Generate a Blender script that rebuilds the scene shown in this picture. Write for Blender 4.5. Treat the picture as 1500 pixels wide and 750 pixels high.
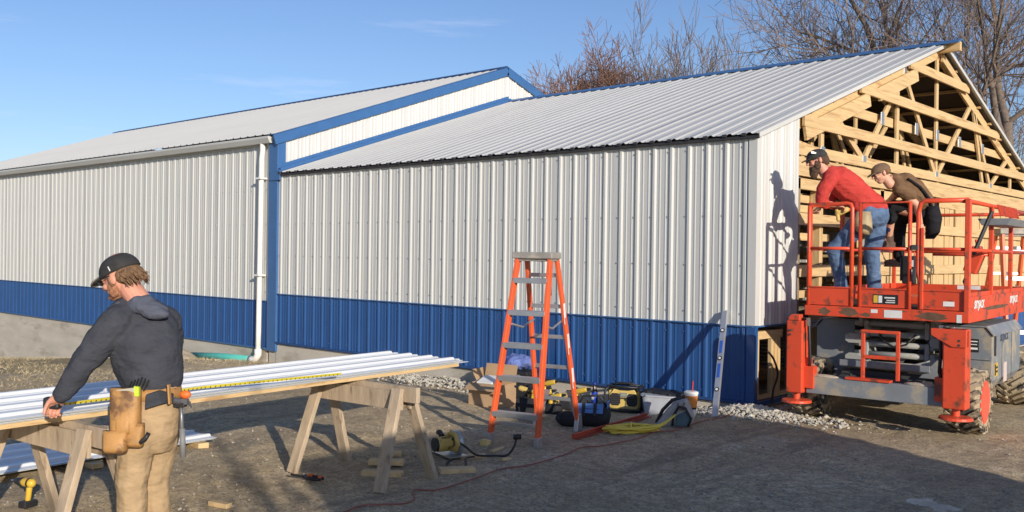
import bpy, bmesh, math, random
from mathutils import Vector, Matrix, noise
random.seed(7)
R = math.radians
SC = bpy.context.scene
COL = SC.collection
for o in list(bpy.data.objects): bpy.data.objects.remove(o)

# ------------------------------------------------------------------ camera
CH = 1.65; FPX = 1374.1
yaw, pit, rol = R(42.242), R(-.174), R(.8)
FV = Vector((-math.sin(yaw)*math.cos(pit), math.cos(yaw)*math.cos(pit), math.sin(pit)))
RV = Vector((math.cos(yaw), math.sin(yaw), 0)); UV0 = RV.cross(FV)
R2 = RV*math.cos(rol)+UV0*math.sin(rol); U2 = R2.cross(FV)
CP = Vector((0, 0, CH))
cam = bpy.data.objects.new('camera', bpy.data.cameras.new('camera')); COL.objects.link(cam)
cam.matrix_world = Matrix.Translation(CP) @ Matrix((R2, U2, -FV)).transposed().to_4x4()
cam.data.sensor_width = 36; cam.data.lens = FPX/1500*36
cam.data.clip_start = .05; cam.data.clip_end = 3000
SC.camera = cam
SC.render.resolution_x = 1024; SC.render.resolution_y = 512

# ------------------------------------------------------------------ light
SUN_EL = 16.0
SD = Vector((.916*math.cos(R(SUN_EL)), -.401*math.cos(R(SUN_EL)), math.sin(R(SUN_EL)))).normalized()  # towards the sun
sun = bpy.data.objects.new('sun', bpy.data.lights.new('sun', 'SUN')); COL.objects.link(sun)
sun.data.energy = 4.1; sun.data.angle = R(.5); sun.data.color = (1, .90, .77)
sun.rotation_euler = SD.to_track_quat('Z', 'Y').to_euler(); sun.location = (20, -10, 12)
W = bpy.data.worlds.new('World'); SC.world = W; W.use_nodes = True
nt = W.node_tree; nt.nodes.clear()
out = nt.nodes.new('ShaderNodeOutputWorld'); bg = nt.nodes.new('ShaderNodeBackground')
sky = nt.nodes.new('ShaderNodeTexSky'); sky.sky_type = 'NISHITA'; sky.sun_disc = False
sky.sun_elevation = R(SUN_EL); sky.sun_rotation = math.atan2(SD.x, SD.y)
sky.air_density = 1.0; sky.dust_density = .6; sky.ozone_density = 3.0; sky.altitude = 200
bg.inputs[1].default_value = .12
hs = nt.nodes.new('ShaderNodeHueSaturation'); hs.inputs['Saturation'].default_value = 1.0; hs.inputs['Value'].default_value = 1.0
tn = nt.nodes.new('ShaderNodeMix'); tn.data_type = 'RGBA'; tn.blend_type = 'MULTIPLY'; tn.inputs[0].default_value = 1; tn.inputs[7].default_value = (.84, .85, .98, 1)
nt.links.new(sky.outputs[0], tn.inputs[6]); nt.links.new(tn.outputs[2], hs.inputs['Color'])
# thin streaks of cloud low over the roofs
tc = nt.nodes.new('ShaderNodeTexCoord'); mp = nt.nodes.new('ShaderNodeMapping'); mp.inputs['Scale'].default_value = (2.6, 2.6, 24)
mp.inputs['Rotation'].default_value = (0, 0, 2.1)
nz = nt.nodes.new('ShaderNodeTexNoise'); nz.inputs['Scale'].default_value = 1.15; nz.inputs['Detail'].default_value = 7; nz.inputs['Roughness'].default_value = .62
cr = nt.nodes.new('ShaderNodeValToRGB'); cr.color_ramp.elements[0].position = .58; cr.color_ramp.elements[1].position = .82
cr.color_ramp.elements[1].color = (.38, .38, .38, 1)
mx = nt.nodes.new('ShaderNodeMix'); mx.data_type = 'RGBA'; mx.inputs[7].default_value = (7.0, 6.9, 8.0, 1)
nt.links.new(tc.outputs['Generated'], mp.inputs[0]); nt.links.new(mp.outputs[0], nz.inputs[0]); nt.links.new(nz.outputs[0], cr.inputs[0])
nt.links.new(cr.outputs[0], mx.inputs[0]); nt.links.new(hs.outputs[0], mx.inputs[6]); nt.links.new(mx.outputs[2], bg.inputs[0])
nt.links.new(bg.outputs[0], out.inputs[0])
SC.view_settings.view_transform = 'Standard'; SC.view_settings.look = 'None'
SC.view_settings.exposure = 0.25; SC.view_settings.gamma = 1; SC.view_settings.use_curve_mapping = False

# ------------------------------------------------------------------ geometry helpers
def V(*a): return Vector(a)
def ray(x, y): return FV + R2*((x-750)/FPX) + U2*((375-y)/FPX)
def D(x, y, t): return CP + ray(x, y)*t
def ss(t): t = max(0., min(1., t)); return t*t*(3-2*t)
def gz(x, y):
    z = -.20*ss((-4.6-x)/1.9)*ss((y-7.2)/1.9)
    q = -12.2-x
    if q > 0: z -= .086*q*q/(q+.8)
    return max(z, -3.2)
def micro(x, y):
    if abs(x) > 40 or abs(y) > 40: return 0
    m = .016*noise.noise(Vector((x*1.1, y*1.1, 0)))+.012*noise.noise(Vector((x*4, y*4, 3)))+.007*noise.noise(Vector((x*11, y*11, 7)))
    for off, k in ((0, 1.0), (1.55, 1.0), (3.9, .8), (5.4, .8)):                  # wheel ruts
        d = (y+.32*x-2.0-off*1.05+.5*noise.noise(Vector((x*.35, off, 2))))/.16
        m -= .020*k*math.exp(-d*d)*(.6+.4*math.sin(x*26+off*9))
        m += .009*k*math.exp(-(abs(d)-1.7)**2*2)
    return m
def G(x, y, z=None):
    d = ray(x, y)
    if z is not None: return CP + d*((z-CH)/d.z)
    zz = 0
    for i in range(12):
        p = CP + d*((zz-CH)/d.z); zz = gz(p.x, p.y)+micro(p.x, p.y)
    return Vector((p.x, p.y, zz))
def PX(x, y, X): d = ray(x, y); return CP + d*(X/d.x)
def PY(x, y, Y): d = ray(x, y); return CP + d*(Y/d.y)

class MB:
    def __init__(s): s.v = []; s.f = []; s.m = []
    def add(s, vs, fs, mi=0):
        n = len(s.v); s.v += [Vector(a) for a in vs]; s.f += [tuple(i+n for i in f) for f in fs]; s.m += [mi]*len(fs); return s
    def box(s, c, size, M=None, mi=0, taper=1):
        x, y, z = [a/2 for a in size]; c = Vector(c)
        vs = []
        for dz in (-1, 1):
            k = taper if dz > 0 else 1
            for dx, dy in ((-1, -1), (1, -1), (1, 1), (-1, 1)):
                v = Vector((dx*x*k, dy*y*k, dz*z))
                vs.append(c + (M @ v if M else v))
        return s.add(vs, [(3, 2, 1, 0), (4, 5, 6, 7), (0, 1, 5, 4), (1, 2, 6, 5), (2, 3, 7, 6), (3, 0, 4, 7)], mi)
    def bar(s, p0, p1, w, h, up=(0, 0, 1), mi=0):      # rectangular bar; h along 'up', w across
        p0, p1 = Vector(p0), Vector(p1); d = (p1-p0); L = d.length; d.normalize(); up = Vector(up)
        sd = d.cross(up)
        if sd.length < 1e-4: sd = d.cross(Vector((0, 1, 0)))
        sd.normalize(); u = sd.cross(d)
        return s.box((p0+p1)/2, (w, L, h), Matrix((sd, d, u)).transposed(), mi)
    def tube(s, p0, p1, r0, r1=None, n=10, mi=0): return s.path([p0, p1], [r0, r1 if r1 is not None else r0], n, mi)
    def path(s, pts, r, n=8, mi=0, cap=True):
        pts = [Vector(p) for p in pts]
        if not hasattr(r, '__len__'): r = [r]*len(pts)
        base = len(s.v); prev = None
        for i, p in enumerate(pts):
            t = (pts[min(i+1, len(pts)-1)]-pts[max(i-1, 0)])
            if t.length < 1e-9: t = Vector((0, 0, 1))
            t.normalize()
            if prev is None:
                a = t.cross(Vector((0, 0, 1)))
                if a.length < 1e-3: a = t.cross(Vector((1, 0, 0)))
            else: a = prev - t*prev.dot(t)
            a.normalize(); prev = a; b = t.cross(a)
            for k in range(n):
                q = 2*math.pi*k/n; s.v.append(p + (a*math.cos(q)+b*math.sin(q))*r[i])
        for i in range(len(pts)-1):
            for k in range(n):
                a0 = base+i*n+k; a1 = base+i*n+(k+1) % n
                s.f.append((a0, a1, a1+n, a0+n)); s.m.append(mi)
        if cap:
            s.f.append(tuple(base+k for k in range(n))[::-1]); s.m.append(mi)
            e = base+(len(pts)-1)*n; s.f.append(tuple(e+k for k in range(n))); s.m.append(mi)
        return s
    def loft(s, secs, n=18, mi=0, pw=1.0):               # secs: (centre, axisA, axisB)
        base = len(s.v)
        for c, a, b in secs:
            c, a, b = Vector(c), Vector(a), Vector(b)
            for k in range(n):
                q = 2*math.pi*k/n; cc, sn = math.cos(q), math.sin(q)
                cc = math.copysign(abs(cc)**pw, cc); sn = math.copysign(abs(sn)**pw, sn)
                s.v.append(c+a*cc+b*sn)
        for i in range(len(secs)-1):
            for k in range(n):
                a0 = base+i*n+k; a1 = base+i*n+(k+1) % n
                s.f.append((a0, a1, a1+n, a0+n)); s.m.append(mi)
        s.f.append(tuple(base+k for k in range(n))[::-1]); e = base+(len(secs)-1)*n
        s.f.append(tuple(e+k for k in range(n))); s.m += [mi, mi]
        return s
    def ell(s, c, a, b, d, n=14, m=9, mi=0):             # ellipsoid with axis vectors
        c, a, b, d = Vector(c), Vector(a), Vector(b), Vector(d)
        secs = []
        for i in range(m+1):
            q = -math.pi/2+math.pi*i/m; rr = max(math.cos(q), .03)
            secs.append((c+d*math.sin(q), a*rr, b*rr))
        return s.loft(secs, n, mi)
    def cap(s, p0, p1, r0, r1=None, n=12, mi=0):         # capsule
        if r1 is None: r1 = r0
        p0, p1 = Vector(p0), Vector(p1); d = (p1-p0)
        if d.length < 1e-6: d = Vector((0, 0, 1))
        d.normalize(); P = []; RR = []
        for q in (-85, -55, -25): P.append(p0+d*r0*math.sin(R(q))); RR.append(r0*math.cos(R(q)))
        P.append(p0); RR.append(r0); P.append(p1); RR.append(r1)
        for q in (25, 55, 85): P.append(p1+d*r1*math.sin(R(q))); RR.append(r1*math.cos(R(q)))
        return s.path(P, RR, n, mi)
    def limb(s, pts, n=12):
        for (a, ra), (b, rb) in zip(pts, pts[1:]): s.cap(a, b, ra, rb, n)
        return s
    def prism(s, poly, ax, mi=0):                        # poly: 3-D points of one face; ax: extrusion vector
        ax = Vector(ax); n = len(poly); vs = [Vector(p) for p in poly]+[Vector(p)+ax for p in poly]
        return s.add(vs, [tuple(range(n))[::-1], tuple(range(n, 2*n))]+[(i, (i+1) % n, (i+1) % n+n, i+n) for i in range(n)], mi)
    def mesh(s, name, mats, off=None, smooth=False):
        me = bpy.data.meshes.new(name)
        me.from_pydata([tuple(v-off) if off is not None else tuple(v) for v in s.v], [], s.f)
        if not isinstance(mats, (list, tuple)): mats = [mats]
        for m in mats: me.materials.append(m)
        if len(mats) > 1: me.polygons.foreach_set('material_index', s.m)
        if smooth: me.polygons.foreach_set('use_smooth', [True]*len(s.f))
        bm = bmesh.new(); bm.from_mesh(me); bmesh.ops.recalc_face_normals(bm, faces=bm.faces); bm.to_mesh(me); bm.free()
        me.update(); return me

def link(name, me, parent=None, loc=None, rot=None):
    o = bpy.data.objects.new(name, me); COL.objects.link(o)
    if parent is not None: o.parent = parent
    if loc is not None: o.location = loc
    if rot is not None: o.rotation_euler = rot
    return o
def tag(o, label, cat, group=None):
    o['label'] = label; o['category'] = cat
    if group: o['group'] = group
    return o
def bevel(o, w=.003, seg=2):
    m = o.modifiers.new('bevel', 'BEVEL'); m.width = w; m.segments = seg; m.limit_method = 'ANGLE'; m.angle_limit = R(40)
    return o
class Thing:                                            # an Empty at the base; parts are given in world or local coordinates
    def __init__(s, name, label, cat, loc=(0, 0, 0), rz=0, group=None):
        s.o = link(name, None, None, loc, (0, 0, rz)); s.o.empty_display_size = .1; s.loc = Vector(loc); tag(s.o, label, cat, group)
        s.inv = (Matrix.Translation(s.loc) @ Matrix.Rotation(rz, 4, 'Z')).inverted()
    def part(s, name, mb, mat, parent=None, world=False, smooth=False, bev=0, label=None):
        if isinstance(mb, MB):
            if world:
                for i, v in enumerate(mb.v): mb.v[i] = s.inv @ v
            mb = mb.mesh(name, mat, None, smooth)
        o = link(name, mb, parent or s.o)
        if bev: bevel(o, bev)
        if label: o['label'] = label
        return o
def solo(name, mb, mat, label, cat, group=None, smooth=False, bev=0, kind=None):   # a thing that is one mesh, origin at its base centre
    xs = [v.x for v in mb.v]; ys = [v.y for v in mb.v]; zs = [v.z for v in mb.v]
    off = Vector(((min(xs)+max(xs))/2, (min(ys)+max(ys))/2, min(zs)))
    o = link(name, mb.mesh(name, mat, off, smooth), None, off)
    if bev: bevel(o, bev)
    if kind == 'structure': o['kind'] = kind
    else:
        tag(o, label, cat, group)
        if kind: o['kind'] = kind
    return o
def copy_tree(o, parent=None):
    c = o.copy(); COL.objects.link(c)
    if parent is not None: c.parent = parent
    for ch in list(o.children): copy_tree(ch, c)
    return c
def remesh(o, vox, smooth=4, disp=0, size=.1, seed=0):
    m = o.modifiers.new('union', 'REMESH'); m.mode = 'VOXEL'; m.voxel_size = vox; m.use_smooth_shade = True
    m = o.modifiers.new('soften', 'SMOOTH'); m.factor = .5; m.iterations = smooth
    if disp:
        t = bpy.data.textures.new('folds', 'CLOUDS'); t.noise_scale = size; t.noise_depth = 2
        m = o.modifiers.new('folds', 'DISPLACE'); m.texture = t; m.strength = disp; m.mid_level = .5; m.texture_coords = 'LOCAL'
    return o

# ------------------------------------------------------------------ materials
MATS = {}
def mat(name, col, rough=.6, metal=0, var=.12, scale=6, bump=0, bscale=40, dirt=None, dirt_at=.62, dscale=3, stretch=None, spec=None, trans=0, detail=6, bdist=.01):
    if name in MATS: return MATS[name]
    m = bpy.data.materials.new(name); m.use_nodes = True; t = m.node_tree; N = t.nodes; L = t.links
    b = N['Principled BSDF']; b.inputs['Roughness'].default_value = rough; b.inputs['Metallic'].default_value = metal
    if spec is not None: b.inputs['Specular IOR Level'].default_value = spec
    if trans: b.inputs['Transmission Weight'].default_value = trans
    tc = N.new('ShaderNodeTexCoord'); mp = N.new('ShaderNodeMapping')
    if stretch: mp.inputs['Scale'].default_value = stretch
    L.new(tc.outputs['Object'], mp.inputs[0])
    nz = N.new('ShaderNodeTexNoise'); nz.inputs['Scale'].default_value = scale; nz.inputs['Detail'].default_value = detail
    L.new(mp.outputs[0], nz.inputs[0])
    oi = N.new('ShaderNodeObjectInfo')
    mr = N.new('ShaderNodeMapRange'); mr.inputs['From Min'].default_value = .3; mr.inputs['From Max'].default_value = .7
    mr.inputs['To Min'].default_value = 1-var; mr.inputs['To Max'].default_value = 1+var
    L.new(nz.outputs[0], mr.inputs[0])
    ml = N.new('ShaderNodeMath'); ml.operation = 'MULTIPLY_ADD'; ml.inputs[1].default_value = var*.5; ml.inputs[2].default_value = 1-var*.25
    L.new(oi.outputs['Random'], ml.inputs[0])
    m2 = N.new('ShaderNodeMath'); m2.operation = 'MULTIPLY'; L.new(mr.outputs[0], m2.inputs[0]); L.new(ml.outputs[0], m2.inputs[1])
    vm = N.new('ShaderNodeVectorMath'); vm.operation = 'SCALE'; vm.inputs[0].default_value = col[:3]; L.new(m2.outputs[0], vm.inputs['Scale'])
    src = vm.outputs[0]
    if dirt:
        n2 = N.new('ShaderNodeTexNoise'); n2.inputs['Scale'].default_value = dscale; n2.inputs['Detail'].default_value = 9; n2.inputs['Roughness'].default_value = .65
        L.new(mp.outputs[0], n2.inputs[0])
        r2 = N.new('ShaderNodeMapRange'); r2.inputs['From Min'].default_value = dirt_at; r2.inputs['From Max'].default_value = dirt_at+.1; L.new(n2.outputs[0], r2.inputs[0])
        mx = N.new('ShaderNodeMix'); mx.data_type = 'RGBA'; mx.inputs[7].default_value = (*dirt, 1); L.new(r2.outputs[0], mx.inputs[0]); L.new(src, mx.inputs[6]); src = mx.outputs[2]
    L.new(src, b.inputs['Base Color'])
    if bump:
        n3 = N.new('ShaderNodeTexNoise'); n3.inputs['Scale'].default_value = bscale; n3.inputs['Detail'].default_value = 5; L.new(mp.outputs[0], n3.inputs[0])
        bp = N.new('ShaderNodeBump'); bp.inputs['Strength'].default_value = bump; bp.inputs['Distance'].default_value = bdist
        L.new(n3.outputs[0], bp.inputs['Height']); L.new(bp.outputs[0], b.inputs['Normal'])
    MATS[name] = m; return m
WHITE = mat('white_steel', (.575, .578, .55), .38, var=.05, scale=1.2, dirt=(.54, .52, .47), dirt_at=.66, dscale=2.2, stretch=(1, 1, .35), bump=.22, bscale=2.2)
ROOFW = mat('white_roof_steel', (.50, .505, .49), .42, var=.05, scale=.8, bump=.04, bscale=4)
BLUE = mat('blue_steel', (.024, .088, .255), .27, var=.07, scale=1.5, bump=.06, bscale=5, dirt=(.09, .15, .30), dirt_at=.68)
BTRIM = mat('blue_trim', (.045, .13, .31), .36, var=.06)
DARK = mat('dark_closure', (.03, .03, .035), .8)
CONC = mat('concrete', (.53, .485, .405), .9, var=.12, scale=2.5, bump=.35, bscale=30, dirt=(.38, .34, .27), dirt_at=.54, dscale=1.1, stretch=(.5, 1, 1.8))
def woodmat(name, col, dark, ax=(1, 1, 1), weather=None):
    if name in MATS: return MATS[name]
    m = mat(name, col, .72, var=.13, scale=9, stretch=ax, bump=.15, bscale=30, dirt=dark, dirt_at=.54, dscale=5)
    return m
# grain runs along local X / Y / Z (low frequency along it)
WX = woodmat('new_pine_x', (.60, .425, .215), (.44, .27, .12), (.25, 4, 4))
WY = woodmat('new_pine_y', (.60, .425, .215), (.44, .27, .12), (4, .25, 4))
WZ = woodmat('new_pine_z', (.60, .425, .215), (.44, .27, .12), (4, 4, .25))
WOLD = mat('weathered_pine', (.46, .36, .25), .8, var=.22, scale=8, stretch=(2, 2, .5), bump=.3, bscale=30, dirt=(.24, .17, .11), dirt_at=.56, dscale=6)
PLATE = mat('galvanised_plate', (.55, .56, .57), .4, .8, var=.15, scale=20)
# ------------------------------------------------------------------ ground
def ground_mat():
    m = bpy.data.materials.new('dirt'); m.use_nodes = True; t = m.node_tree; N = t.nodes; L = t.links; b = N['Principled BSDF']
    b.inputs['Roughness'].default_value = .95; b.inputs['Specular IOR Level'].default_value = .2
    tc = N.new('ShaderNodeTexCoord'); P = tc.outputs['Object']
    def nz(scale, det=8, rough=.6, st=None, rot=0):
        n = N.new('ShaderNodeTexNoise'); n.inputs['Scale'].default_value = scale; n.inputs['Detail'].default_value = det; n.inputs['Roughness'].default_value = rough
        mp = N.new('ShaderNodeMapping'); mp.inputs['Scale'].default_value = st or (1, 1, 1); mp.inputs['Rotation'].default_value = (0, 0, rot); L.new(P, mp.inputs[0]); L.new(mp.outputs[0], n.inputs[0]); return n.outputs[0]
    def ramp(x, a, c, lo=0, hi=1):
        r = N.new('ShaderNodeMapRange'); r.inputs['From Min'].default_value = a; r.inputs['From Max'].default_value = c; r.inputs['To Min'].default_value = lo; r.inputs['To Max'].default_value = hi
        L.new(x, r.inputs[0]); return r.outputs[0]
    def mix(f, a, c):
        x = N.new('ShaderNodeMix'); x.data_type = 'RGBA'
        for i, s in ((0, f), (6, a), (7, c)):
            if isinstance(s, tuple): x.inputs[i].default_value = (*s, 1)
            else: L.new(s, x.inputs[i])
        return x.outputs[2]
    c = mix(ramp(nz(.55, 6), .38, .62), (.56, .45, .28), (.90, .72, .45))
    c = mix(ramp(nz(3.2, 9, .7), .46, .70, 0, .6), c, (.42, .32, .19))           # dark crumbs and damp soil
    c = mix(ramp(nz(.9, 7, .65, (1, .22, 1), .5), .56, .66, 0, .6), c, (.31, .24, .155))   # dark wheel tracks
    c = mix(ramp(nz(24, 4, .7), .55, .66, 0, .8), c, (.80, .72, .58))           # fine grit
    c = mix(ramp(nz(1.1, 6, .6), .60, .70, 0, .8), c, (.85, .76, .60))          # pale dusty patches
    c = mix(ramp(nz(.28, 5, .6), .50, .64, 0, .5), c, (.33, .24, .13))           # broad darker damp areas
    c = mix(ramp(nz(11, 8, .8), .44, .56, 0, .55), c, (.30, .225, .15))           # crumbly soil
    c = mix(ramp(nz(45, 4, .8), .53, .60, 0, .75), c, (.17, .13, .09))
    c = mix(ramp(nz(2.2, 8, .7, (1, .16, 1), -.55), .55, .63, 0, .55), c, (.24, .19, .14))     # scraped streaks
    v = N.new('ShaderNodeTexVoronoi'); v.inputs['Scale'].default_value = 38; L.new(P, v.inputs[0])
    c = mix(ramp(v.outputs[0], .16, .10, 0, .55), c, (.42, .38, .32))
    # straw-coloured winter grass beyond x = -9 (a place on the ground, not a lighting effect)
    sx = N.new('ShaderNodeSeparateXYZ'); L.new(P, sx.inputs[0])
    ad = N.new('ShaderNodeMath'); ad.operation = 'MULTIPLY_ADD'; L.new(nz(.8, 6), ad.inputs[0]); ad.inputs[1].default_value = 5; L.new(sx.outputs[0], ad.inputs[2])
    g = mix(ramp(nz(9, 8, .75), .38, .62), (.20, .15, .08), (.46, .37, .22))
    c = mix(ramp(ad.outputs[0], -10.2, -11.2, 0, .95), c, g)
    L.new(c, b.inputs['Base Color'])
    h = N.new('ShaderNodeMath'); h.operation = 'ADD'; L.new(nz(14, 9, .7), h.inputs[0]); L.new(nz(60, 5, .7), h.inputs[1])
    bp = N.new('ShaderNodeBump'); bp.inputs['Strength'].default_value = .8; bp.inputs['Distance'].default_value = .03
    L.new(h.outputs[0], bp.inputs['Height']); L.new(bp.outputs[0], b.inputs['Normal']); return m
def axis(lo, hi, step, far):
    a = []; x = lo
    while x < hi: a.append(x); x += step
    a.append(hi); s = step; y = hi
    while y < far: s *= 1.45; y += s; a.append(y)
    s = step; y = lo
    while y > -far: s *= 1.45; y -= s; a.insert(0, y)
    return a
xs = axis(-13, 3, .075, 900); ys = axis(1, 9.6, .075, 900)
gv = [(x, y, gz(x, y)+micro(x, y)) for y in ys for x in xs]
nx = len(xs)
gf = [(j*nx+i, j*nx+i+1, (j+1)*nx+i+1, (j+1)*nx+i) for j in range(len(ys)-1) for i in range(nx-1)]
me = bpy.data.meshes.new('ground'); me.from_pydata(gv, [], gf); me.materials.append(ground_mat()); me.polygons.foreach_set('use_smooth', [True]*len(gf))
gnd = link('ground', me); gnd['kind'] = 'structure'

# ------------------------------------------------------------------ sheet steel profile
PITCH = .2382
def sheet_mb(n, h, top=None, bottom=None, first=.5, width=None):
    """n ribs; local x along the wall, z up, ribs stand proud towards -y"""
    w = width or n*PITCH; prof = [(0, 0)]
    for i in range(n):
        c = (i+first)*PITCH
        for a, d in ((-.034, 0), (-.014, .0165), (.014, .0165), (.034, 0)): prof.append((c+a, d))
        for q in (1/3, 2/3):
            c2 = c+q*PITCH
            for a, d in ((-.013, 0), (-.005, .0045), (.005, .0045), (.013, 0)):
                if c2+a < w: prof.append((c2+a, d))
    prof = [p for p in prof if p[0] <= w]; prof.append((w, 0)); prof.sort(key=lambda p: p[0])
    mb = MB(); m = len(prof)
    vs = [(x, -d, bottom(x) if bottom else 0) for x, d in prof]+[(x, -d, top(x) if top else h) for x, d in prof]
    vs += [(0, .002, vs[0][2]), (w, .002, vs[m-1][2]), (w, .002, vs[2*m-1][2]), (0, .002, vs[m][2])]
    mb.add(vs, [(i, i+1, m+i+1, m+i) for i in range(m-1)])
    return mb
SEAM = .0015
def raw(name, mb, mt):                                   # mesh without normal recalculation (open sheets)
    me = bpy.data.meshes.new(name); me.from_pydata([tuple(v) for v in mb.v], [], mb.f); me.materials.append(mt); me.update(); return me

XC, YC, XA = -4.888, 9.3, -13.94
EZ, RY, RZ_ = 2.968, 15.244, 4.959
SL = (RZ_-EZ)/(RY-YC); TH = math.atan(SL)
AX, AEZ, ARY, ARZ, AXL = -14.17, 3.642, 15.083, 5.657, -32.0
ASL = (ARZ-AEZ)/(ARY-YC); ATH = math.atan(ASL)
def zr(y): return EZ+SL*(y-YC) if y < RY else EZ+SL*(2*RY-YC-y)
def zra(y): return AEZ+ASL*(y-YC) if y < ARY else AEZ+ASL*(2*ARY-YC-y)
BY2 = 2*RY-YC; AY2 = 2*ARY-YC

B = Thing('open_barn', 'unfinished white and blue steel shed with open timber gable behind the orange ladder', 'shed', (XC, YC, 0))
Bp = lambda n, mb, mt, **k: B.part(n, mb, mt, world=True, **k)
def place(parent, name, me, loc, rot=(0, 0, 0)):
    o = link(name, me, parent.o, Vector(loc)-parent.loc, rot); return o
m4w = raw('siding_panel', sheet_mb(4, 2.965-.895), WHITE); m4b = raw('wainscot_panel', sheet_mb(4, .88-.065), BLUE)
m2w = raw('siding_panel', sheet_mb(2, 2.965-.895), WHITE); m2b = raw('wainscot_panel', sheet_mb(2, .88-.065), BLUE)
x = XC-4*PITCH; k = 0
while x > XA-.01:
    dy = SEAM*(k % 2)
    place(B, 'siding_panel', m4w, (x, YC+dy, .895)); place(B, 'wainscot_panel', m4b, (x, YC+dy, .065)); x -= 4*PITCH; k += 1
place(B, 'siding_panel', m2w, (x+2*PITCH, YC, .895)); place(B, 'wainscot_panel', m2b, (x+2*PITCH, YC, .065))
slope = math.hypot(RY-YC, RZ_-EZ)
rm = raw('roof_panel', sheet_mb(4, slope+.06), ROOFW); rm2 = raw('roof_panel', sheet_mb(2, slope+.06), ROOFW)
x = XC-4*PITCH+.06; k = 0
while x > XA-.01:
    d = SEAM*(k % 2)
    place(B, 'roof_panel', rm, (x, YC-.055, EZ+.012-d), (-(math.pi/2-TH), 0, 0))
    place(B, 'roof_panel', rm, (x+4*PITCH, BY2+.055, EZ+.012-d), (-(math.pi/2-TH), 0, math.pi)); x -= 4*PITCH; k += 1
place(B, 'roof_panel', rm2, (x+2*PITCH, YC-.055, EZ+.012), (-(math.pi/2-TH), 0, 0))
place(B, 'roof_panel', rm2, (x+4*PITCH, BY2+.055, EZ+.012), (-(math.pi/2-TH), 0, math.pi))
# screw heads beside every rib, on the girt lines
def screws(T, x0, n, rows, m, yw):
    mb = MB()
    for i in range(n):
        for z in rows: mb.box((x0-(i+.5)*PITCH-.045, yw-.004, z), (.016, .010, .016))
    o = T.part('screw_heads', mb, m, world=True); o['kind'] = 'stuff'
screws(B, XC, 38, (1.02, 1.55, 2.1, 2.85), PLATE, YC); screws(B, XC, 38, (.14, .78), BTRIM, YC)
# trims
Bp('closure_strip', MB().box(((XC+XA)/2, YC-.035, EZ-.022), (XC-XA+.1, .045, .028)), DARK)
dot = MB().box((0, 0, 0), (.05, .02, .03)).mesh('rib_closure', DARK)
for i in range(38): place(B, 'rib_closure', dot, (XC-(i+.5)*PITCH, YC-.064, EZ+.008))
Bp('wainscot_cap', MB().box(((XC+XA)/2, YC-.013, .888), (XC-XA, .034, .016)), BTRIM, bev=.003)
Bp('base_trim', MB().box(((XC+XA)/2, YC-.018, .05), (XC-XA, .05, .03)), mat('dark_blue_trim', (.025, .07, .2), .4))  # base trim in a darker blue than the cap
Bp('corner_trim', MB().prism([V(XC-.075, YC-.024, .9), V(XC+.024, YC-.024, .9), V(XC+.024, YC+.075, .9), V(XC+.018, YC+.075, .9), V(XC+.018, YC-.018, .9), V(XC-.075, YC-.018, .9)], (0, 0, 2.05)), WHITE)
Bp('corner_trim', MB().prism([V(XC-.075, YC-.024, .06), V(XC+.024, YC-.024, .06), V(XC+.024, YC+.05, .06), V(XC+.018, YC+.05, .06), V(XC+.018, YC-.018, .06), V(XC-.075, YC-.018, .06)], (0, 0, .82)), BLUE)
ridge = MB()
for s in (-1, 1): ridge.prism([V(XA, RY, RZ_+.075), V(XA, RY+s*.20, RZ_+.075-.2*SL), V(XA, RY+s*.20, RZ_+.05-.2*SL), V(XA, RY, RZ_+.05)], (XC-XA+.30, 0, 0))
Bp('ridge_cap', ridge, BTRIM)
Bp('ridge_board', MB().box((XC-.35, RY, RZ_-.04), (1.25, .09, .14)), WX)
rk = MB()
for s, y0 in ((1, YC-.06), (-1, BY2+.06)): rk.bar((XC+.065, y0, zr(YC)-.02+.012), (XC+.065, RY, RZ_-.0), .012, .05, (0, 0, 1))
Bp('rake_edge', rk, WHITE)
# white gable sheet at the corner
gs = sheet_mb(4, 1, top=lambda s: zr(YC+s)-.03-.895, width=1.02)
place(B, 'gable_siding_panel', raw('gable_siding_panel', gs, WHITE), (XC+.002, YC+.01, .895), (0, 0, math.pi/2))
Bp('wainscot_cap', MB().box((XC+.012, (YC+BY2)/2, .888), (.034, BY2-YC, .016)), BTRIM)
Bp('wainscot_cap', MB().box((XC+.012, (10.34+BY2)/2, .84), (.034, BY2-10.34, .05)), BTRIM)
wm = raw('wainscot_panel', sheet_mb(4, .75), BLUE)
y = 11.1; 
while y < BY2-.9: place(B, 'wainscot_panel', wm, (XC+.002, y, .065), (0, 0, math.pi/2)); y += 4*PITCH
Bp('base_trim', MB().box((XC+.012, (YC+BY2)/2, .045), (.07, BY2-YC, .05)), BLUE)
# foundation
Bp('foundation', MB().box(((XC+XA)/2, YC+.13, -1.48), (XC-XA+.02, .25, 3.0)), CONC)
Bp('foundation', MB().box((XC-.10, (YC+BY2)/2+.13, -.49), (.2, BY2-YC, 1.0)), CONC)
# lower frame at the corner
fr = [((XC-.03, 9.42, .08), (XC-.03, 9.42, .80), .045, .05), ((XC-.03, 9.84, .08), (XC-.03, 9.84, .80), .045, .22), ((XC-.03, 9.33, .785), (XC-.03, 10.0, .785), .05, .09), ((XC-.03, 9.33, .10), (XC-.03, 10.4, .10), .05, .05)]
for a, b, w, h in fr: Bp('frame_board', MB().bar(a, b, w, h, (0, 1, 0) if abs(a[2]-b[2]) > .2 else (0, 0, 1)), WZ if abs(a[2]-b[2]) > .2 else WY, bev=.003)
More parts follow.
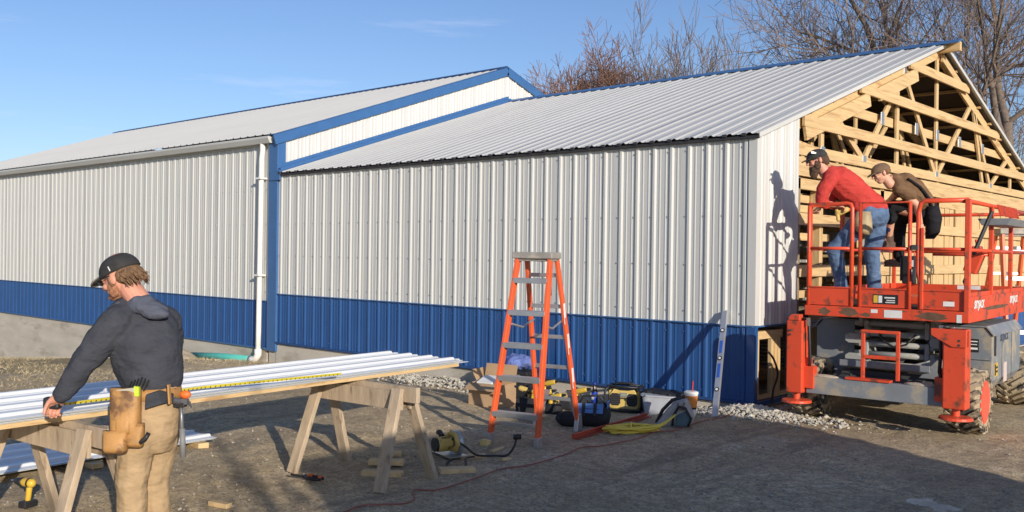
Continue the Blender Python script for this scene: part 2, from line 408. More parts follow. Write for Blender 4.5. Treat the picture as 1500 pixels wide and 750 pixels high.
# posts
for y in (10.42, 11.05, 13.0, 15.27, 18.1, 20.9):
    Bp('post', MB().box((XC-.10, y, 1.45), (.13, .13 if y > 11.5 else .09, 2.9)), WZ if y != 10.42 else mat('treated_post', (.26, .20, .12), .8, var=.2, scale=8, stretch=(4, 4, .3)), bev=.004)
# rails and headers across the gable
for z, y0, y1 in ((1.49, 10.34, BY2), (2.10, 10.34, BY2)): Bp('rail', MB().bar((XC-.015, y0, z), (XC-.015, y1, z), .038, .14), WY, bev=.003)
for z, h, x, y0 in ((2.715, .22, XC-.012, 10.33), (2.52, .13, XC-.055, 10.33), (2.885, .07, XC-.02, 10.33)): Bp('header_board', MB().bar((x, y0, z), (x, BY2, z), .04, h), WY, bev=.003)
for z, y0, y1 in ((2.36, 10.45, 11.8), (2.24, 10.45, 11.2), (1.9, 10.5, 11.6), (1.2, 10.5, 12.0)): Bp('blocking_board', MB().bar((XC-.2, y0, z), (XC-.2, y1, z), .05, .09), WY)
# three long boards nailed over the truss
for z in (3.26, 3.88, 4.47):
    y0 = YC+(z-EZ)/SL+.10; y1 = 2*RY-y0
    if z == 3.26: y0 = 10.45
    Bp('gable_board', MB().bar((XC-.005, y0, z), (XC-.005, y1, z), .038, .135), WY, bev=.003)
# trusses
def chordz(y): return zr(y)-.115
TW = [((12.4, 2.95), (13.85, None)), ((13.85, None), (15.22, 2.95)), ((15.3, 2.95), (16.95, None)), ((17.1, None), (18.1, 2.95)), ((18.1, 2.95), (19.15, None)), ((12.4, 2.95), (11.35, None)),
      ((11.1, 2.9), (11.1, None)), ((13.6, 2.9), (13.6, None)), ((15.26, 2.9), (15.26, None)), ((17.7, 2.9), (17.1, None)), ((19.4, 2.9), (19.4, None)), ((9.9, None), (10.9, 2.95))]
def truss(X, end):
    t = link('truss', None, B.o); t.location = (0, 0, 0)
    def sub(n, mb, mt):
        for i, v in enumerate(mb.v): mb.v[i] = v-B.loc
        o = link(n, mb.mesh(n, mt), t); bevel(o, .003, 1); return o
    for s in (0, 1):
        e = YC+.1 if s == 0 else BY2-.1
        sub('top_chord', MB().bar((X, e, chordz(e)), (X, RY, chordz(RY)), .04, .15), WY)
    sub('bottom_chord', MB().bar((X, YC+.1, 2.93), (X, BY2-.1, 2.93), .04, .13), WY)
    for i, (a, b) in enumerate(TW):
        az = a[1] if a[1] else chordz(a[0])-.03; bz = b[1] if b[1] else chordz(b[0])-.03
        xo = X+(.0015 if i % 2 else -.0015)
        sub('web', MB().bar((xo, a[0], az), (xo, b[0], bz), .036, .09, (0, 1, 0) if abs(az-bz) > abs(a[0]-b[0]) else (0, 0, 1)), WZ)
    if end: sub('brace', MB().bar((X-.06, 11.35, 3.58), (X-.06, 19.2, 3.58), .04, .13), WY)
    for y, z in ((12.4, 2.93), (15.26, 2.93), (18.1, 2.93), (13.85, chordz(13.85)), (11.1, 2.93))+(((13.01, 3.58), (14.35, 3.58), (15.27, 3.58), (16.35, 3.58), (17.6, 3.58)) if end else ()):
        sub('nail_plate', MB().box((X+.0235, y, z), (.003, .12, .17)), PLATE)
for i, X in enumerate((XC-.075, XC-1.35, XC-2.6, XC-3.9, XC-5.2, XC-7.0)): truss(X, i == 0)
for a, b in (((10.5), 12.42), (12.75, 14.2), (RY+.05, RY+1.0)):
    Bp('rafter_board', MB().bar((XC-.01, a, zr(a)-.25 if a < RY else zr(a)-.16), (XC-.01, b, zr(b)-.25 if a < RY else zr(b)-.16), .04, .19 if a < RY else .12), WY, bev=.003)
for i in range(10):
    for s in (1, -1):
        y = YC+.15+i*.63 if s > 0 else BY2-.15-i*.63
        Bp('purlin', MB().bar((XA+.1, y, zr(y)-.028), (XC-.0, y, zr(y)-.028), .09, .038), WX)
ROOFSHADE = mat('painted_roof_shade', (.075, .06, .05), .9)  # dark sheet added below the roof steel, painting in the interior's shade
for s_ in (1, -1):
    e = YC if s_ > 0 else BY2
    Bp('roof_shade_sheet', MB().bar(((XA+XC)/2, e, zr(YC)+.0005), ((XA+XC)/2, RY, RZ_+.0005), XC-XA-.02, .006, (0, 0, 1)), ROOFSHADE)
# vertical boards behind the rails
rb = random.Random(3); y = 12.7; k = 0
while y < BY2-.1:
    w = rb.choice((.20, .27, .34, .30)); g = rb.choice((.012, .008, .06, .03))
    z1 = 2.46
    Bp('infill_board', MB().box((XC-.05-.012*(k % 2), y+w/2, (.9+z1)/2), (.02, w, z1-.9)), WZ); y += w+g; k += 1
# far long wall, inner posts and rails
fw = raw('siding_panel', sheet_mb(4, EZ), WHITE)
for i in range(9): place(B, 'siding_panel', fw, (XC-i*4*PITCH, BY2, 0), (0, 0, math.pi))
for i in range(4): Bp('post', MB().box((XC-1.3-i*2.4, BY2-.12, 1.45), (.14, .13, 2.9)), WZ)
for z in (.5, 1.1, 1.7, 2.3): Bp('wall_rail', MB().bar((XA, BY2-.04, z), (XC, BY2-.04, z), .04, .09), WX)
for i in range(4): Bp('post', MB().box((XC-1.3-i*2.4, YC+.12, 1.45), (.14, .13, 2.9)), WZ)
for z in (.5, 1.1, 1.7, 2.3): Bp('wall_rail', MB().bar((XA, YC+.04, z), (XC-.2, YC+.04, z), .04, .09), WX)

# ------------------------------------------------------------------ finished building
A = Thing('finished_barn', 'long finished white steel building with blue base band and white gutter, left of the shed', 'building', (AX, YC, 0))
Ap = lambda n, mb, mt, **k: A.part(n, mb, mt, world=True, **k)
YA = YC+.03
maw = raw('siding_panel', sheet_mb(4, AEZ-.755), WHITE); mab = raw('wainscot_panel', sheet_mb(4, .74+.072), BLUE)
x = AX+.03-4*PITCH; k = 0
while x > AXL-.5:
    place(A, 'siding_panel', maw, (x, YA+SEAM*(k % 2), .755)); place(A, 'wainscot_panel', mab, (x, YA+SEAM*(k % 2), -.072)); x -= 4*PITCH; k += 1
xl = x+4*PITCH
asl = math.hypot(ARY-YC, ARZ-AEZ); am = raw('roof_panel', sheet_mb(4, asl+.12), ROOFW); x = XA-4*PITCH+.02; k = 0
while x > xl-.6:
    d = SEAM*(k % 2)
    place(A, 'roof_panel', am, (x, YC-.10, AEZ+.012-d), (-(math.pi/2-ATH), 0, 0)); place(A, 'roof_panel', am, (x+4*PITCH, AY2+.1, AEZ+.012-d), (-(math.pi/2-ATH), 0, math.pi)); x -= 4*PITCH; k += 1
rc = MB()
for s in (-1, 1): rc.prism([V(xl-.2, ARY, ARZ+.085), V(xl-.2, ARY+s*.22, ARZ+.085-.22*ASL), V(xl-.2, ARY+s*.22, ARZ+.06-.22*ASL), V(xl-.2, ARY, ARZ+.06)], (XA-xl+.22, 0, 0))
Ap('ridge_cap', rc, mat('navy_trim', (.02, .05, .14), .4))
Ap('wainscot_cap', MB().box(((AX+xl)/2, YA-.013, .748), (AX-xl, .034, .014)), BTRIM)
Ap('base_trim', MB().box(((AX+xl)/2, YA-.018, -.085), (AX-xl, .05, .026)), BTRIM)
Ap('foundation', MB().box(((AX+xl)/2-.1, YA+.15, -2.1), (AX-xl, .30, 4.0)), CONC)
Ap('foundation', MB().box((AX+.09, YA+.13, -2.1), (.22, .28, 4.0)), CONC)
# gable wall above the shed roof
y = YC+.02; k = 0
while y < AY2-.05:
    w = min(4*PITCH, AY2-y)
    z0 = 2.6 if y < 11.5 else 3.0
    g = sheet_mb(4, 1, top=lambda s, y=y: zra(y+s)-.05-z0, width=w)
    place(A, 'gable_siding_panel', raw('gable_siding_panel', g, WHITE), (XA+.0, y, z0), (0, 0, math.pi/2)); y += w; k += 1
Ap('end_wall', MB().prism([V(XA-.06, YC+.05, -.1), V(XA-.06, AY2-.05, -.1), V(XA-.06, AY2-.05, AEZ-.1), V(XA-.06, ARY, ARZ-.1), V(XA-.06, YC+.05, AEZ-.1)], (-.05, 0, 0)), mat('interior_board', (.35, .26, .15), .8))
Ap('end_wall', MB().prism([V(xl, YC+.05, -3), V(xl, AY2-.05, -3), V(xl, AY2-.05, AEZ-.03), V(xl, ARY, ARZ-.03), V(xl, YC+.05, AEZ-.03)], (-.05, 0, 0)), WHITE)
Ap('back_wall', MB().box(((AX+xl)/2, AY2, 1.0), (AX-xl, .06, 5.2)), WHITE)
for s in (1, -1):
    e = YC-.12 if s > 0 else AY2+.12; ze = zra(YC)-.12*ASL
    b_ = MB(); b_.bar((XA+.045, e, ze-.055), (XA+.045, ARY, ARZ-.055+.012), .03, .17, (0, 0, 1)); b_.bar((XA-.03, e, ze+.038), (XA-.03, ARY, ARZ+.05), .18, .012, (0, 0, 1))
    Ap('rake_trim', b_, BTRIM)
Ap('corner_trim', MB().box((XA-.105, YC-.012, 1.72), (.27, .05, 3.66)).box((XA+.024, YC+.055, 2.9), (.012, .15, 1.32)), BTRIM, bev=.004)
Ap('corner_trim', MB().box((XA-.02, YC-.045, EZ-.03), (.30, .03, .17)), BTRIM, bev=.004)
fl = MB(); fl.bar((XA+.05, YC-.02, zr(YC-.02)+.075), (XA+.05, RY-.1, RZ_+.075-.1*SL), .11, .06, (0, 0, 1)); fl.bar((XA+.030, YC-.02, zr(YC-.02)+.10), (XA+.030, RY-.1, RZ_+.10-.1*SL), .012, .12, (0, 0, 1))
Ap('roof_flashing', fl, BTRIM)
gp = [(-.0, 0), (-.012, -.0), (-.012, -.10), (-.10, -.10), (-.14, -.02), (-.14, .015), (-.128, .015), (-.128, -.015), (-.092, -.09), (0, -.09)]
gx0 = xl-.1
Ap('gutter', MB().prism([V(gx0, YC-.005+a, AEZ-.035+b) for a, b in gp], (XA-.12-gx0, 0, 0)), WHITE)
Ap('fascia', MB().box(((XA+gx0)/2-.1, YC+.008, AEZ-.09), (XA-gx0-.2, .03, .14)), WHITE)
Ap('gutter_end', MB().prism([V(XA-.12, YC-.005+a, AEZ-.035+b) for a, b in ((0, 0.0), (0, -.10), (-.10, -.10), (-.14, -.02), (-.14, .015))], (.006, 0, 0)), WHITE)
screws(A, AX, 74, (.9, 1.5, 2.1, 2.7, 3.4), PLATE, YA)
# downspout (white pipe) and buried green drain
dx = -14.36; ds = MB()
ds.path([(dx+.02, YC-.06, AEZ-.12), (dx+.02, YC-.06, AEZ-.25), (dx, YC-.065, AEZ-.4), (dx-.02, YC-.07, .2), (dx-.02, YC-.075, -.18)], [.047]*5, 12)
PVC = mat('white_plastic', (.80, .78, .72), .45, var=.05, dirt=(.6, .55, .45), dirt_at=.68, dscale=5)
Ap('downspout', ds, PVC, smooth=True)
Ap('downspout_bracket', MB().box((dx, YC-.07, 2.9), (.16, .15, .03)).box((dx-.01, YC-.07, 1.2), (.16, .15, .03)), PVC)
el = MB(); el.path([(dx-.02, YC-.075, -.10), (dx-.02, YC-.075, -.20), (dx-.06, YC-.085, -.265), (dx-.13, YC-.10, -.29), (dx-.22, YC-.10, -.295)], [.066, .062, .060, .060, .070], 14)
Ap('drain_elbow', el, PVC, smooth=True)
tp = MB(); tp.path([(dx-.18, YC-.10, -.295), (dx-1.2, YC-.11, -.325), (dx-2.35, YC-.13, -.40)], .062, 14)
solo('drain_pipe', tp, mat('teal_plastic', (.10, .50, .42), .5, var=.1, dirt=(.3, .36, .28), dirt_at=.62), 'teal green drain pipe lying along the concrete base below the white downspout', 'pipe', smooth=True)
# ------------------------------------------------------------------ bare trees
def bark(name, col): return mat(name, col, .9, var=.25, scale=10, bump=.3, bscale=20)
BARK = bark('grey_brown_bark', (.16, .125, .10)); TWIG = bark('twig_bark', (.19, .14, .11)); RUST = bark('russet_twig', (.24, .13, .085))
RMIN = [.004]
def branches(mb, tw, p, d, L, r, lvl, rg, up=.15, spread=.6, nmin=3):
    n = 4 if lvl > 1 else 2; pts = [p]; rr = [r]; q = p.copy(); dd = d.copy()
    for i in range(n):
        dd = (dd+Vector((rg.gauss(0, .13), rg.gauss(0, .13), rg.gauss(0, .08)+up*.35))).normalized()
        q = q+dd*L/n; pts.append(q.copy()); rr.append(max(RMIN[0], r*(1-.5*(i+1)/n)))
    (mb if lvl >= 3 else tw).path(pts, rr, 6 if lvl >= 4 else 3, cap=False)
    if lvl == 0: return
    k = rg.choice((nmin, nmin+1))
    for j in range(k+(2 if lvl <= 2 else 0)):
        i = rg.randint(1 if lvl < 5 else 2, n); base = pts[i]; a = rg.uniform(0, 6.28)
        t = (pts[i]-pts[i-1]).normalized(); s = t.cross(Vector((math.cos(a), math.sin(a), .3))).normalized()
        nd = (t*(1-spread*.45)+s*spread*rg.uniform(.7, 1.25)+Vector((0, 0, up))).normalized()
        branches(mb, tw, base, nd, L*rg.uniform(.55, .8), rr[i]*rg.uniform(.55, .75), lvl-1, rg, up, spread, nmin)
    nd = (dd+Vector((rg.gauss(0, .2), rg.gauss(0, .2), .1))).normalized()
    branches(mb, tw, pts[-1], nd, L*.75, rr[-1]*.9, lvl-1, rg, up, spread, nmin)
def tree(px, t, H, label, seed, lvl=6, lean=(0, 0), up=.15, spread=.6, tm=None, r=None, group=None, trunk=.22, loc=None, nmin=3, rmin=.005):
    RMIN[0] = rmin
    rg = random.Random(seed)
    p = loc or (CP+ray(px, 375)*t); p = Vector((p.x, p.y, gz(p.x, p.y)-.05))
    T = Thing('bare_tree', label, 'tree', p, 0, group)
    tr, tw = MB(), MB(); L = H*trunk
    d = Vector((lean[0], lean[1], 1)).normalized()
    branches(tr, tw, Vector((0, 0, 0)), d, H*.30, r or H*.017, lvl, rg, up, spread, nmin)
    k = H/max(v.z for v in tw.v)
    for v in tr.v+tw.v: v *= k
    T.part('trunk', tr, BARK, smooth=True); T.part('crown', tw, tm or TWIG)
    return T
tree(846, 46, 14.6, 'dense russet bare tree just right of the far roof peak', 11, lvl=6, up=.19, spread=.85, tm=RUST, rmin=.011)
tree(880, 48, 15.0, 'dense reddish bare tree with its crown against the open grey one', 14, lvl=6, up=.20, spread=.8, tm=RUST, rmin=.011)
tree(806, 50, 13.8, 'lowest russet bare tree rising behind the blue roof edge', 5, lvl=6, up=.19, spread=.85, tm=RUST, rmin=.011)
tree(952, 50, 17.2, 'open grey bare tree spreading above the middle of the shed ridge', 21, lvl=5, up=.28, spread=.7, rmin=.011)
tree(995, 54, 17.6, 'thin upright bare tree just right of the open grey one', 8, lvl=4, up=.45, spread=.55, rmin=.012)
tree(1320, 36, 13.2, 'wide bare tree behind the ridge, left of the gable peak', 33, lvl=5, up=.06, spread=.85, lean=(-.1, 0), rmin=.007)
tree(1388, 30, 19, 'tall bare tree with a thick leaning trunk right behind the gable peak', 41, lvl=5, lean=(-.20, -.1), up=.16, spread=.7, r=.30, rmin=.006)
tree(1485, 27, 19, 'big dark bare tree beyond the right roof slope', 52, lvl=5, lean=(-.03, .0), up=.10, spread=.75, r=.30, rmin=.006)
tree(1440, 44, 15, 'slender bare tree between the two big dark trunks', 71, lvl=4, up=.15, spread=.7, rmin=.009)

# shade trees behind the photographer, on the sun side: their branches shadow the yard
tree(0, 0, 4.1, 'low bare yard tree behind the photographer, beside the trailer', 91, lvl=4, up=.05, spread=.95, loc=V(5.4, -1.5, 0), r=.10, rmin=.016)


# ------------------------------------------------------------------ gravel and stones
def stones(name, pts, mt, smin, smax, seed, label, cat, kind='stuff'):
    rg = random.Random(seed); mb = MB()
    for p in pts:
        s = rg.uniform(smin, smax)*(1 if rg.random() > .12 else 1.6); z = gz(p[0], p[1])+micro(p[0], p[1])+s*.22+(p[2] if len(p) > 2 else 0)
        vs = []
        for v in ((1, 0, 0), (-1, 0, 0), (0, 1, 0), (0, -1, 0), (0, 0, 1), (0, 0, -1), (.6, .6, .5), (-.6, -.6, .5)):
            w = Vector(v)*s*rg.uniform(.45, .95); w.z *= .7; vs.append(w)
        M = Matrix.Rotation(rg.uniform(0, 6.28), 3, 'Z') @ Matrix.Rotation(rg.uniform(-.6, .6), 3, 'X')
        vs = [M @ w+Vector((p[0], p[1], z)) for w in vs]
        mb.add(vs, [(0, 6, 4), (6, 2, 4), (2, 7, 4), (7, 1, 4), (1, 7, 3), (7, 4, 3), (3, 4, 0), (0, 2, 6), (2, 1, 7), (0, 5, 2), (2, 5, 1), (1, 5, 3), (3, 5, 0), ][:13])
    o = solo(name, mb, mt, label, cat); o['kind'] = kind
    return o
rg = random.Random(5)
GRAV = mat('white_gravel', (.50, .47, .40), .85, var=.25, scale=9)
pts = []
while len(pts) < 1500:
    x = rg.uniform(-11.2, -7.0) if rg.random() < .85 else rg.uniform(-7, -5); w = .75*math.exp(-((x+9.6)/1.3)**2)+.10
    y = 9.28-abs(rg.gauss(0, .5))*w
    if y > 8.2: pts.append((x, y, max(0, .05*(1-(9.3-y)/w))))
stones('gravel_strip', pts, GRAV, .014, .034, 1, 'white crushed gravel strip along the concrete base behind the cardboard box', 'gravel')
pts = []
while len(pts) < 1900:
    a = rg.uniform(0, 6.28); q = abs(rg.gauss(0, .5)); x = -4.72+q*math.cos(a)*1.0; y = 9.02+q*math.sin(a)*.42
    if y < 9.28 or x > -4.8: pts.append((x, y, max(0, .06-.09*q)))
stones('gravel_heap', pts, GRAV, .015, .036, 2, 'white gravel patch below the shed corner and the left outrigger foot', 'gravel')
pts = []
while len(pts) < 4200:
    x = rg.uniform(-12, 2); y = rg.uniform(2.2, 10)
    if noise.noise(Vector((x*.9, y*.9, 2)))+rg.uniform(-.3, .3) < -.05: continue
    pts.append((x, y))
stones('pebbles', pts, mat('pebble', (.42, .37, .30), .9, var=.4, scale=4), .004, .017, 3, 'small pebbles and grit scattered over the dirt yard', 'pebbles')
RUB = mat('rubble', (.55, .49, .40), .9, var=.2, scale=5, bump=.3)
pts = [(rg.uniform(-16.2, -14.3), rg.gauss(8.82, .10)) for i in range(120)]+[(-16.4+rg.gauss(0, .35), 8.7+rg.gauss(0, .3)) for i in range(170)]
stones('rubble', pts, RUB, .02, .07, 4, 'broken concrete rubble and clods around the teal drain pipe', 'rubble')
# soil mound by the drain
mm = MB(); rgm = random.Random(2)
secs = []
for i in range(7):
    k = i/6; rr = math.cos(k*math.pi/2)
    secs.append((V(-16.7, 8.85, gz(-16.7, 8.8)-.1+.42*k), V(1.0*rr+.02, 0, 0), V(0, .42*rr+.02, 0)))
mm.loft(secs, 26)
for v in mm.v: v += Vector((noise.noise(v*2.5), noise.noise(v*2.5+V(5, 0, 0)), noise.noise(v*3+V(0, 9, 0))))*.10
solo('soil_mound', mm, mat('loose_soil', (.44, .36, .25), .95, var=.3, scale=6, bump=.8, bscale=25), 'low heap of loose soil against the wall by the teal pipe', 'soil heap', smooth=True)
# dry grass tufts and leaf litter on the slope
gr = MB(); rg = random.Random(9)
for i in range(30000):
    x = rg.uniform(-27, -10.0); y = rg.uniform(3.5, 9.25)
    if noise.noise(Vector((x*.5, y*.5, 1))) < -.12+max(0, (x+11.5))*.4: continue
    z = gz(x, y)+micro(x, y); h = rg.uniform(.01, .05); a = rg.uniform(0, 6.28); w = rg.uniform(.003, .010)
    l = Vector((rg.gauss(0, .05), rg.gauss(0, .05), h)); s = Vector((math.cos(a), math.sin(a), 0))*w
    gr.add([V(x, y, z-.005)-s, V(x, y, z-.005)+s, V(x, y, z)+l], [(0, 1, 2)])
o = solo('dry_grass', gr, mat('dry_grass', (.44, .36, .22), .9, var=.4, scale=1.2), 'matted straw-coloured winter grass on the slope below the concrete base', 'grass'); o['kind'] = 'stuff'
gr = MB()
for i in range(6500):
    x = rg.uniform(-14, 1); y = rg.uniform(2.2, 9.2)
    if noise.noise(Vector((x*.7, y*.7, 4))) < .05: continue
    z = gz(x, y)+micro(x, y)+.004; a = rg.uniform(0, 6.28); L = rg.uniform(.01, .05)*(1 if rg.random() < .9 else 1.8); w = rg.uniform(.002, .006)
    s = Vector((math.cos(a), math.sin(a), rg.uniform(-.1, .25)))*L; q = Vector((-math.sin(a), math.cos(a), 0))*w
    gr.add([V(x, y, z)-s-q, V(x, y, z)-s+q, V(x, y, z)+s], [(0, 1, 2)])
o = solo('wood_chips', gr, mat('straw_bits', (.44, .36, .24), .9, var=.4, scale=3), 'bits of straw, twigs and wood chips strewn over the dirt', 'debris'); o['kind'] = 'stuff'

# ------------------------------------------------------------------ sawhorses and sheet stacks
TOPZ = .70
def sawhorse(loc, rz, label, W=.95, H=TOPZ, sp=.27):
    T = Thing('sawhorse', label, 'sawhorse', loc, rz, 'wooden sawhorses')
    T.part('beam', MB().bar((-W/2-.08, 0, H-.055), (W/2+.08, 0, H-.055), .04, .11), WOLD, bev=.003)
    T.part('side_board', MB().bar((-W/2+.03, -.045, H-.10), (W/2-.03, -.045, H-.10), .022, .13), WOLD, bev=.003)
    T.part('side_board', MB().bar((-W/2+.03, .045, H-.10), (W/2-.03, .045, H-.10), .022, .13), WOLD, bev=.003)
    for sx in (-1, 1):
        for sy in (-1, 1):
            T.part('leg', MB().bar((sx*(W/2-.07), sy*.05, H-.015), (sx*(W/2-.02), sy*sp, .0), .038, .09, (1, 0, 0)), WOLD, bev=.003)
    return T
sh2 = sawhorse((-5.43, 4.37, 0), R(5), 'weathered wooden sawhorse holding up the far end of the white sheets')
sh1 = sawhorse((-5.41, 2.17, 0), R(6), 'weathered wooden sawhorse in front of the worker in the grey hoodie')
def panel_mesh(L, n=4):
    mb = sheet_mb(n, L); return mb
STW = mat('stacked_white_steel', (.78, .80, .80), .30, var=.03, scale=2)
e1, e0 = V(-5.53, 5.50, 0), V(-5.08, 1.0, 0)             # near edge line of the stack on the horses
axv = (e1-e0).normalized(); ang = math.atan2(axv.x, axv.y)
Lp = (e1-e0).length
def lay(name, label, p, L, rz, z, group, n=4, mt=STW):
    """sheet lying flat, long axis along +Y before rotation, width towards -X"""
    mb = sheet_mb(n, L); me = MB()
    me.v = [Vector((-v.x, v.z, -v.y)) for v in mb.v]; me.f = mb.f; me.m = mb.m
    m = raw(name, me, mt); o = link(name, m, None, (p[0], p[1], z), (0, 0, rz)); tag(o, label, 'metal sheet', group)
    s = o.modifiers.new('thick', 'SOLIDIFY'); s.thickness = .002; s.offset = 0
    return o
lab = ['top white ribbed steel sheet of the stack the worker is measuring', 'second white ribbed sheet in the stack on the sawhorses', 'third white ribbed sheet in the stack on the sawhorses', 'lowest white ribbed sheet in the stack on the sawhorses']
for i in range(4):
    lay('steel_sheet', lab[i], e0+axv*(.03*i)+V(-.012*(i % 2), 0, 0), Lp-.06*(i % 3), -ang, TOPZ+.034+.007*(3-i), 'white sheets stacked on the sawhorses')
def plank(a, b, z, w, h, label):
    mb = MB().bar((a[0], a[1], z), (b[0], b[1], z), w, h); return solo('plank', mb, WY, label, 'plank', bev=.002)
plank(e0+V(-.085, 0, 0), e1+V(-.085, -.03, 0), TOPZ+.0165, .13, .026, 'long pale plank under the near edge of the stacked white sheets')
plank(e0+V(-.82, 0, 0), e1+V(-.82, -.10, 0), TOPZ+.0165, .13, .026, 'long pale plank under the far edge of the stacked white sheets')
g1, g0 = G(318, 641, .06), G(0, 694, .06); av = (g1-g0).normalized(); a2 = math.atan2(av.x, av.y); Lg = (g1-g0).length+1.5; s0 = g1-av*Lg
for i, l in enumerate(('upper white ribbed sheet lying on blocks on the ground behind the first sawhorse', 'lower white ribbed sheet lying on blocks on the ground behind the first sawhorse')):
    lay('steel_sheet', l, s0+V(.01*i, -.02*i, 0), Lg, -a2, .062-.006*i, 'white sheets lying on the ground')
BLK = woodmat('cut_pine', (.66, .48, .25), (.5, .33, .16), (1, 1, 1))
def block(px, py, L, w, h, rz, label, z=0, m=None, group='pine offcuts on the dirt'):
    p = G(px, py); p.z += z
    c = MB().box((0, 0, h/2), (L, w, h)); o = link('wood_block', c.mesh('wood_block', m or BLK), None, p, (0, 0, R(rz))); bevel(o, .003, 2); tag(o, label, 'wood block', group); return o
block(290, 654, .22, .09, .045, -5, 'pine block under the far end of the white sheets on the ground')
block(128, 682, .3, .09, .04, 5, 'pine block under the middle of the white sheets on the ground')
block(560, 697, .30, .085, .038, 35, 'lower long pine offcut behind the leg of the second sawhorse')
block(566, 684, .27, .09, .038, 40, 'upper pine offcut stacked behind the leg of the second sawhorse', z=.02)
block(578, 668, .11, .07, .04, 40, 'small pine offcut at the back of the pile by the second sawhorse')
block(670, 692, .27, .10, .036, 55, 'pine offcut with a slanted end in front of the circular saw')
block(692, 672, .22, .07, .035, 60, 'pine offcut beside the cord of the circular saw')
block(711, 652, .07, .06, .05, 10, 'small yellow pine cube under the left front foot of the orange ladder', m=mat('yellow_pine', (.72, .55, .22), .7))
block(728, 660, .18, .03, .02, 100, 'thin pine stick by the left foot of the orange ladder')
block(741, 674, .09, .04, .02, 80, 'tiny pine offcut right of the circular saw cord')
block(322, 742, .16, .05, .03, 15, 'pale split scrap at the bottom edge of the picture')

cp_ = G(1392, 746); pp = MB().prism([V(cp_.x+.34*math.cos(q*.2618)*(1+.12*math.sin(q*1.1)), cp_.y+.22*math.sin(q*.2618)*(1+.12*math.cos(q*.9)), cp_.z-.05) for q in range(24)], (0, 0, .058))
o = solo('concrete_patch', pp, mat('dusty_concrete', (.62, .52, .38), .95, var=.3, scale=9, bump=.6, bscale=20, dirt=(.4, .31, .2), dirt_at=.5, dscale=6), '', '', kind='structure', bev=.006)
# ------------------------------------------------------------------ lettering
def text(parent, s, size, loc, rot, m, ext=.0012, shear=0, name='lettering', align='CENTER', off=0):
    cu = bpy.data.curves.new(name, 'FONT'); cu.body = s; cu.size = size; cu.extrude = ext; cu.shear = shear; cu.offset = off
    cu.align_x = align; cu.align_y = 'CENTER'; cu.resolution_u = 3
    o = bpy.data.objects.new('tmp', cu); COL.objects.link(o); bpy.context.view_layer.update()
    me = bpy.data.meshes.new_from_object(o.evaluated_get(bpy.context.evaluated_depsgraph_get())); bpy.data.objects.remove(o); bpy.data.curves.remove(cu)
    me.materials.clear(); me.materials.append(m); me.name = name
    return link(name, me, parent, loc, rot)
FRONT = (math.pi/2, 0, 0); SIDE = (math.pi/2, 0, math.pi/2)
LRED = mat('lift_red_paint', (.66, .075, .028), .42, var=.10, scale=3, dirt=(.17, .06, .035), dirt_at=.535, dscale=6, bump=.1, bscale=20)
LRED2 = mat('lift_red_tube', (.68, .08, .03), .38, var=.08, scale=5, dirt=(.22, .08, .045), dirt_at=.555, dscale=12)
LGRY = mat('lift_grey_paint', (.20, .22, .24), .5, var=.12, scale=4, dirt=(.36, .31, .23), dirt_at=.535, dscale=4)
LDRK = mat('lift_dark_steel', (.05, .052, .055), .6, var=.2, scale=6, dirt=(.20, .17, .13), dirt_at=.60, dscale=4)
LARM = mat('lift_arm_grey', (.36, .37, .35), .5, var=.1, scale=5, dirt=(.30, .24, .17), dirt_at=.53, dscale=5)
TYRE = mat('tyre_rubber', (.06, .055, .05), .9, var=.2, scale=8, dirt=(.42, .34, .23), dirt_at=.43, dscale=7, bump=.4)
CHROME = mat('chrome_rod', (.6, .6, .6), .2, 1)
STK = mat('white_sticker', (.75, .75, .72), .5, var=.1); BLKP = mat('black_plastic', (.018, .018, .02), .5, var=.2, bump=.1)
YELS = mat('yellow_plastic', (.64, .42, .05), .4, var=.08); YDULL = mat('yellow_dusty', (.58, .42, .12), .6, var=.15, dirt=(.40, .32, .20), dirt_at=.55)

L = Thing('scissor_lift', 'red and grey rough terrain scissor lift carrying two men beside the open gable', 'scissor lift', (-3.51, 9.345, 0), R(4.1))
hw = .76; LL = 3.0
def rail(n, pts, r=.019, m=LRED2):
    return L.part(n, MB().path(pts, r, 8), m, smooth=True)
def sq(n, a, b, w=.04, m=LRED2, h=None): return L.part(n, MB().bar(a, b, w, h or w, (0, 1, 0) if abs(a[2]-b[2]) > .1 else (0, 0, 1)), m, bev=.006)
# platform
L.part('platform_deck', MB().box((0, LL/2, 1.165), (2*hw-.04, LL-.04, .03)), LDRK)
for s in (-1, 1):
    L.part('side_channel', MB().box((s*(hw+.002), LL/2, 1.105), (.05, LL, .105)), LRED, bev=.006)
    L.part('toe_board', MB().box((s*(hw-.002), LL/2, 1.25), (.012, LL-.03, .17)), LRED)
    for y in (.02, 1.0, 2.0, LL-.02): sq('post', (s*hw, y, 1.16), (s*hw, y, 2.19), .042)
    rail('top_rail', [(s*hw, .0, 2.2), (s*hw, LL, 2.2)], .021); rail('mid_rail', [(s*hw, .0, 1.74), (s*hw, LL, 1.74)], .017)
L.part('front_channel', MB().box((0, -.012, 1.105), (2*hw+.05, .05, .105)), LRED, bev=.006)
L.part('rear_channel', MB().box((0, LL+.012, 1.105), (2*hw+.05, .05, .105)), LRED, bev=.006)
L.part('toe_board', MB().box((0, LL, 1.25), (2*hw-.03, .012, .17)), LRED)
for x0, x1 in ((-.74, -.32), (-.22, .24), (.33, .74)):
    L.part('toe_board', MB().box(((x0+x1)/2, -.004, 1.255), (x1-x0, .012, .18)), LRED)
    L.part('toe_cap', MB().box(((x0+x1)/2, -.006, 1.348), (x1-x0, .03, .012)), LRED)
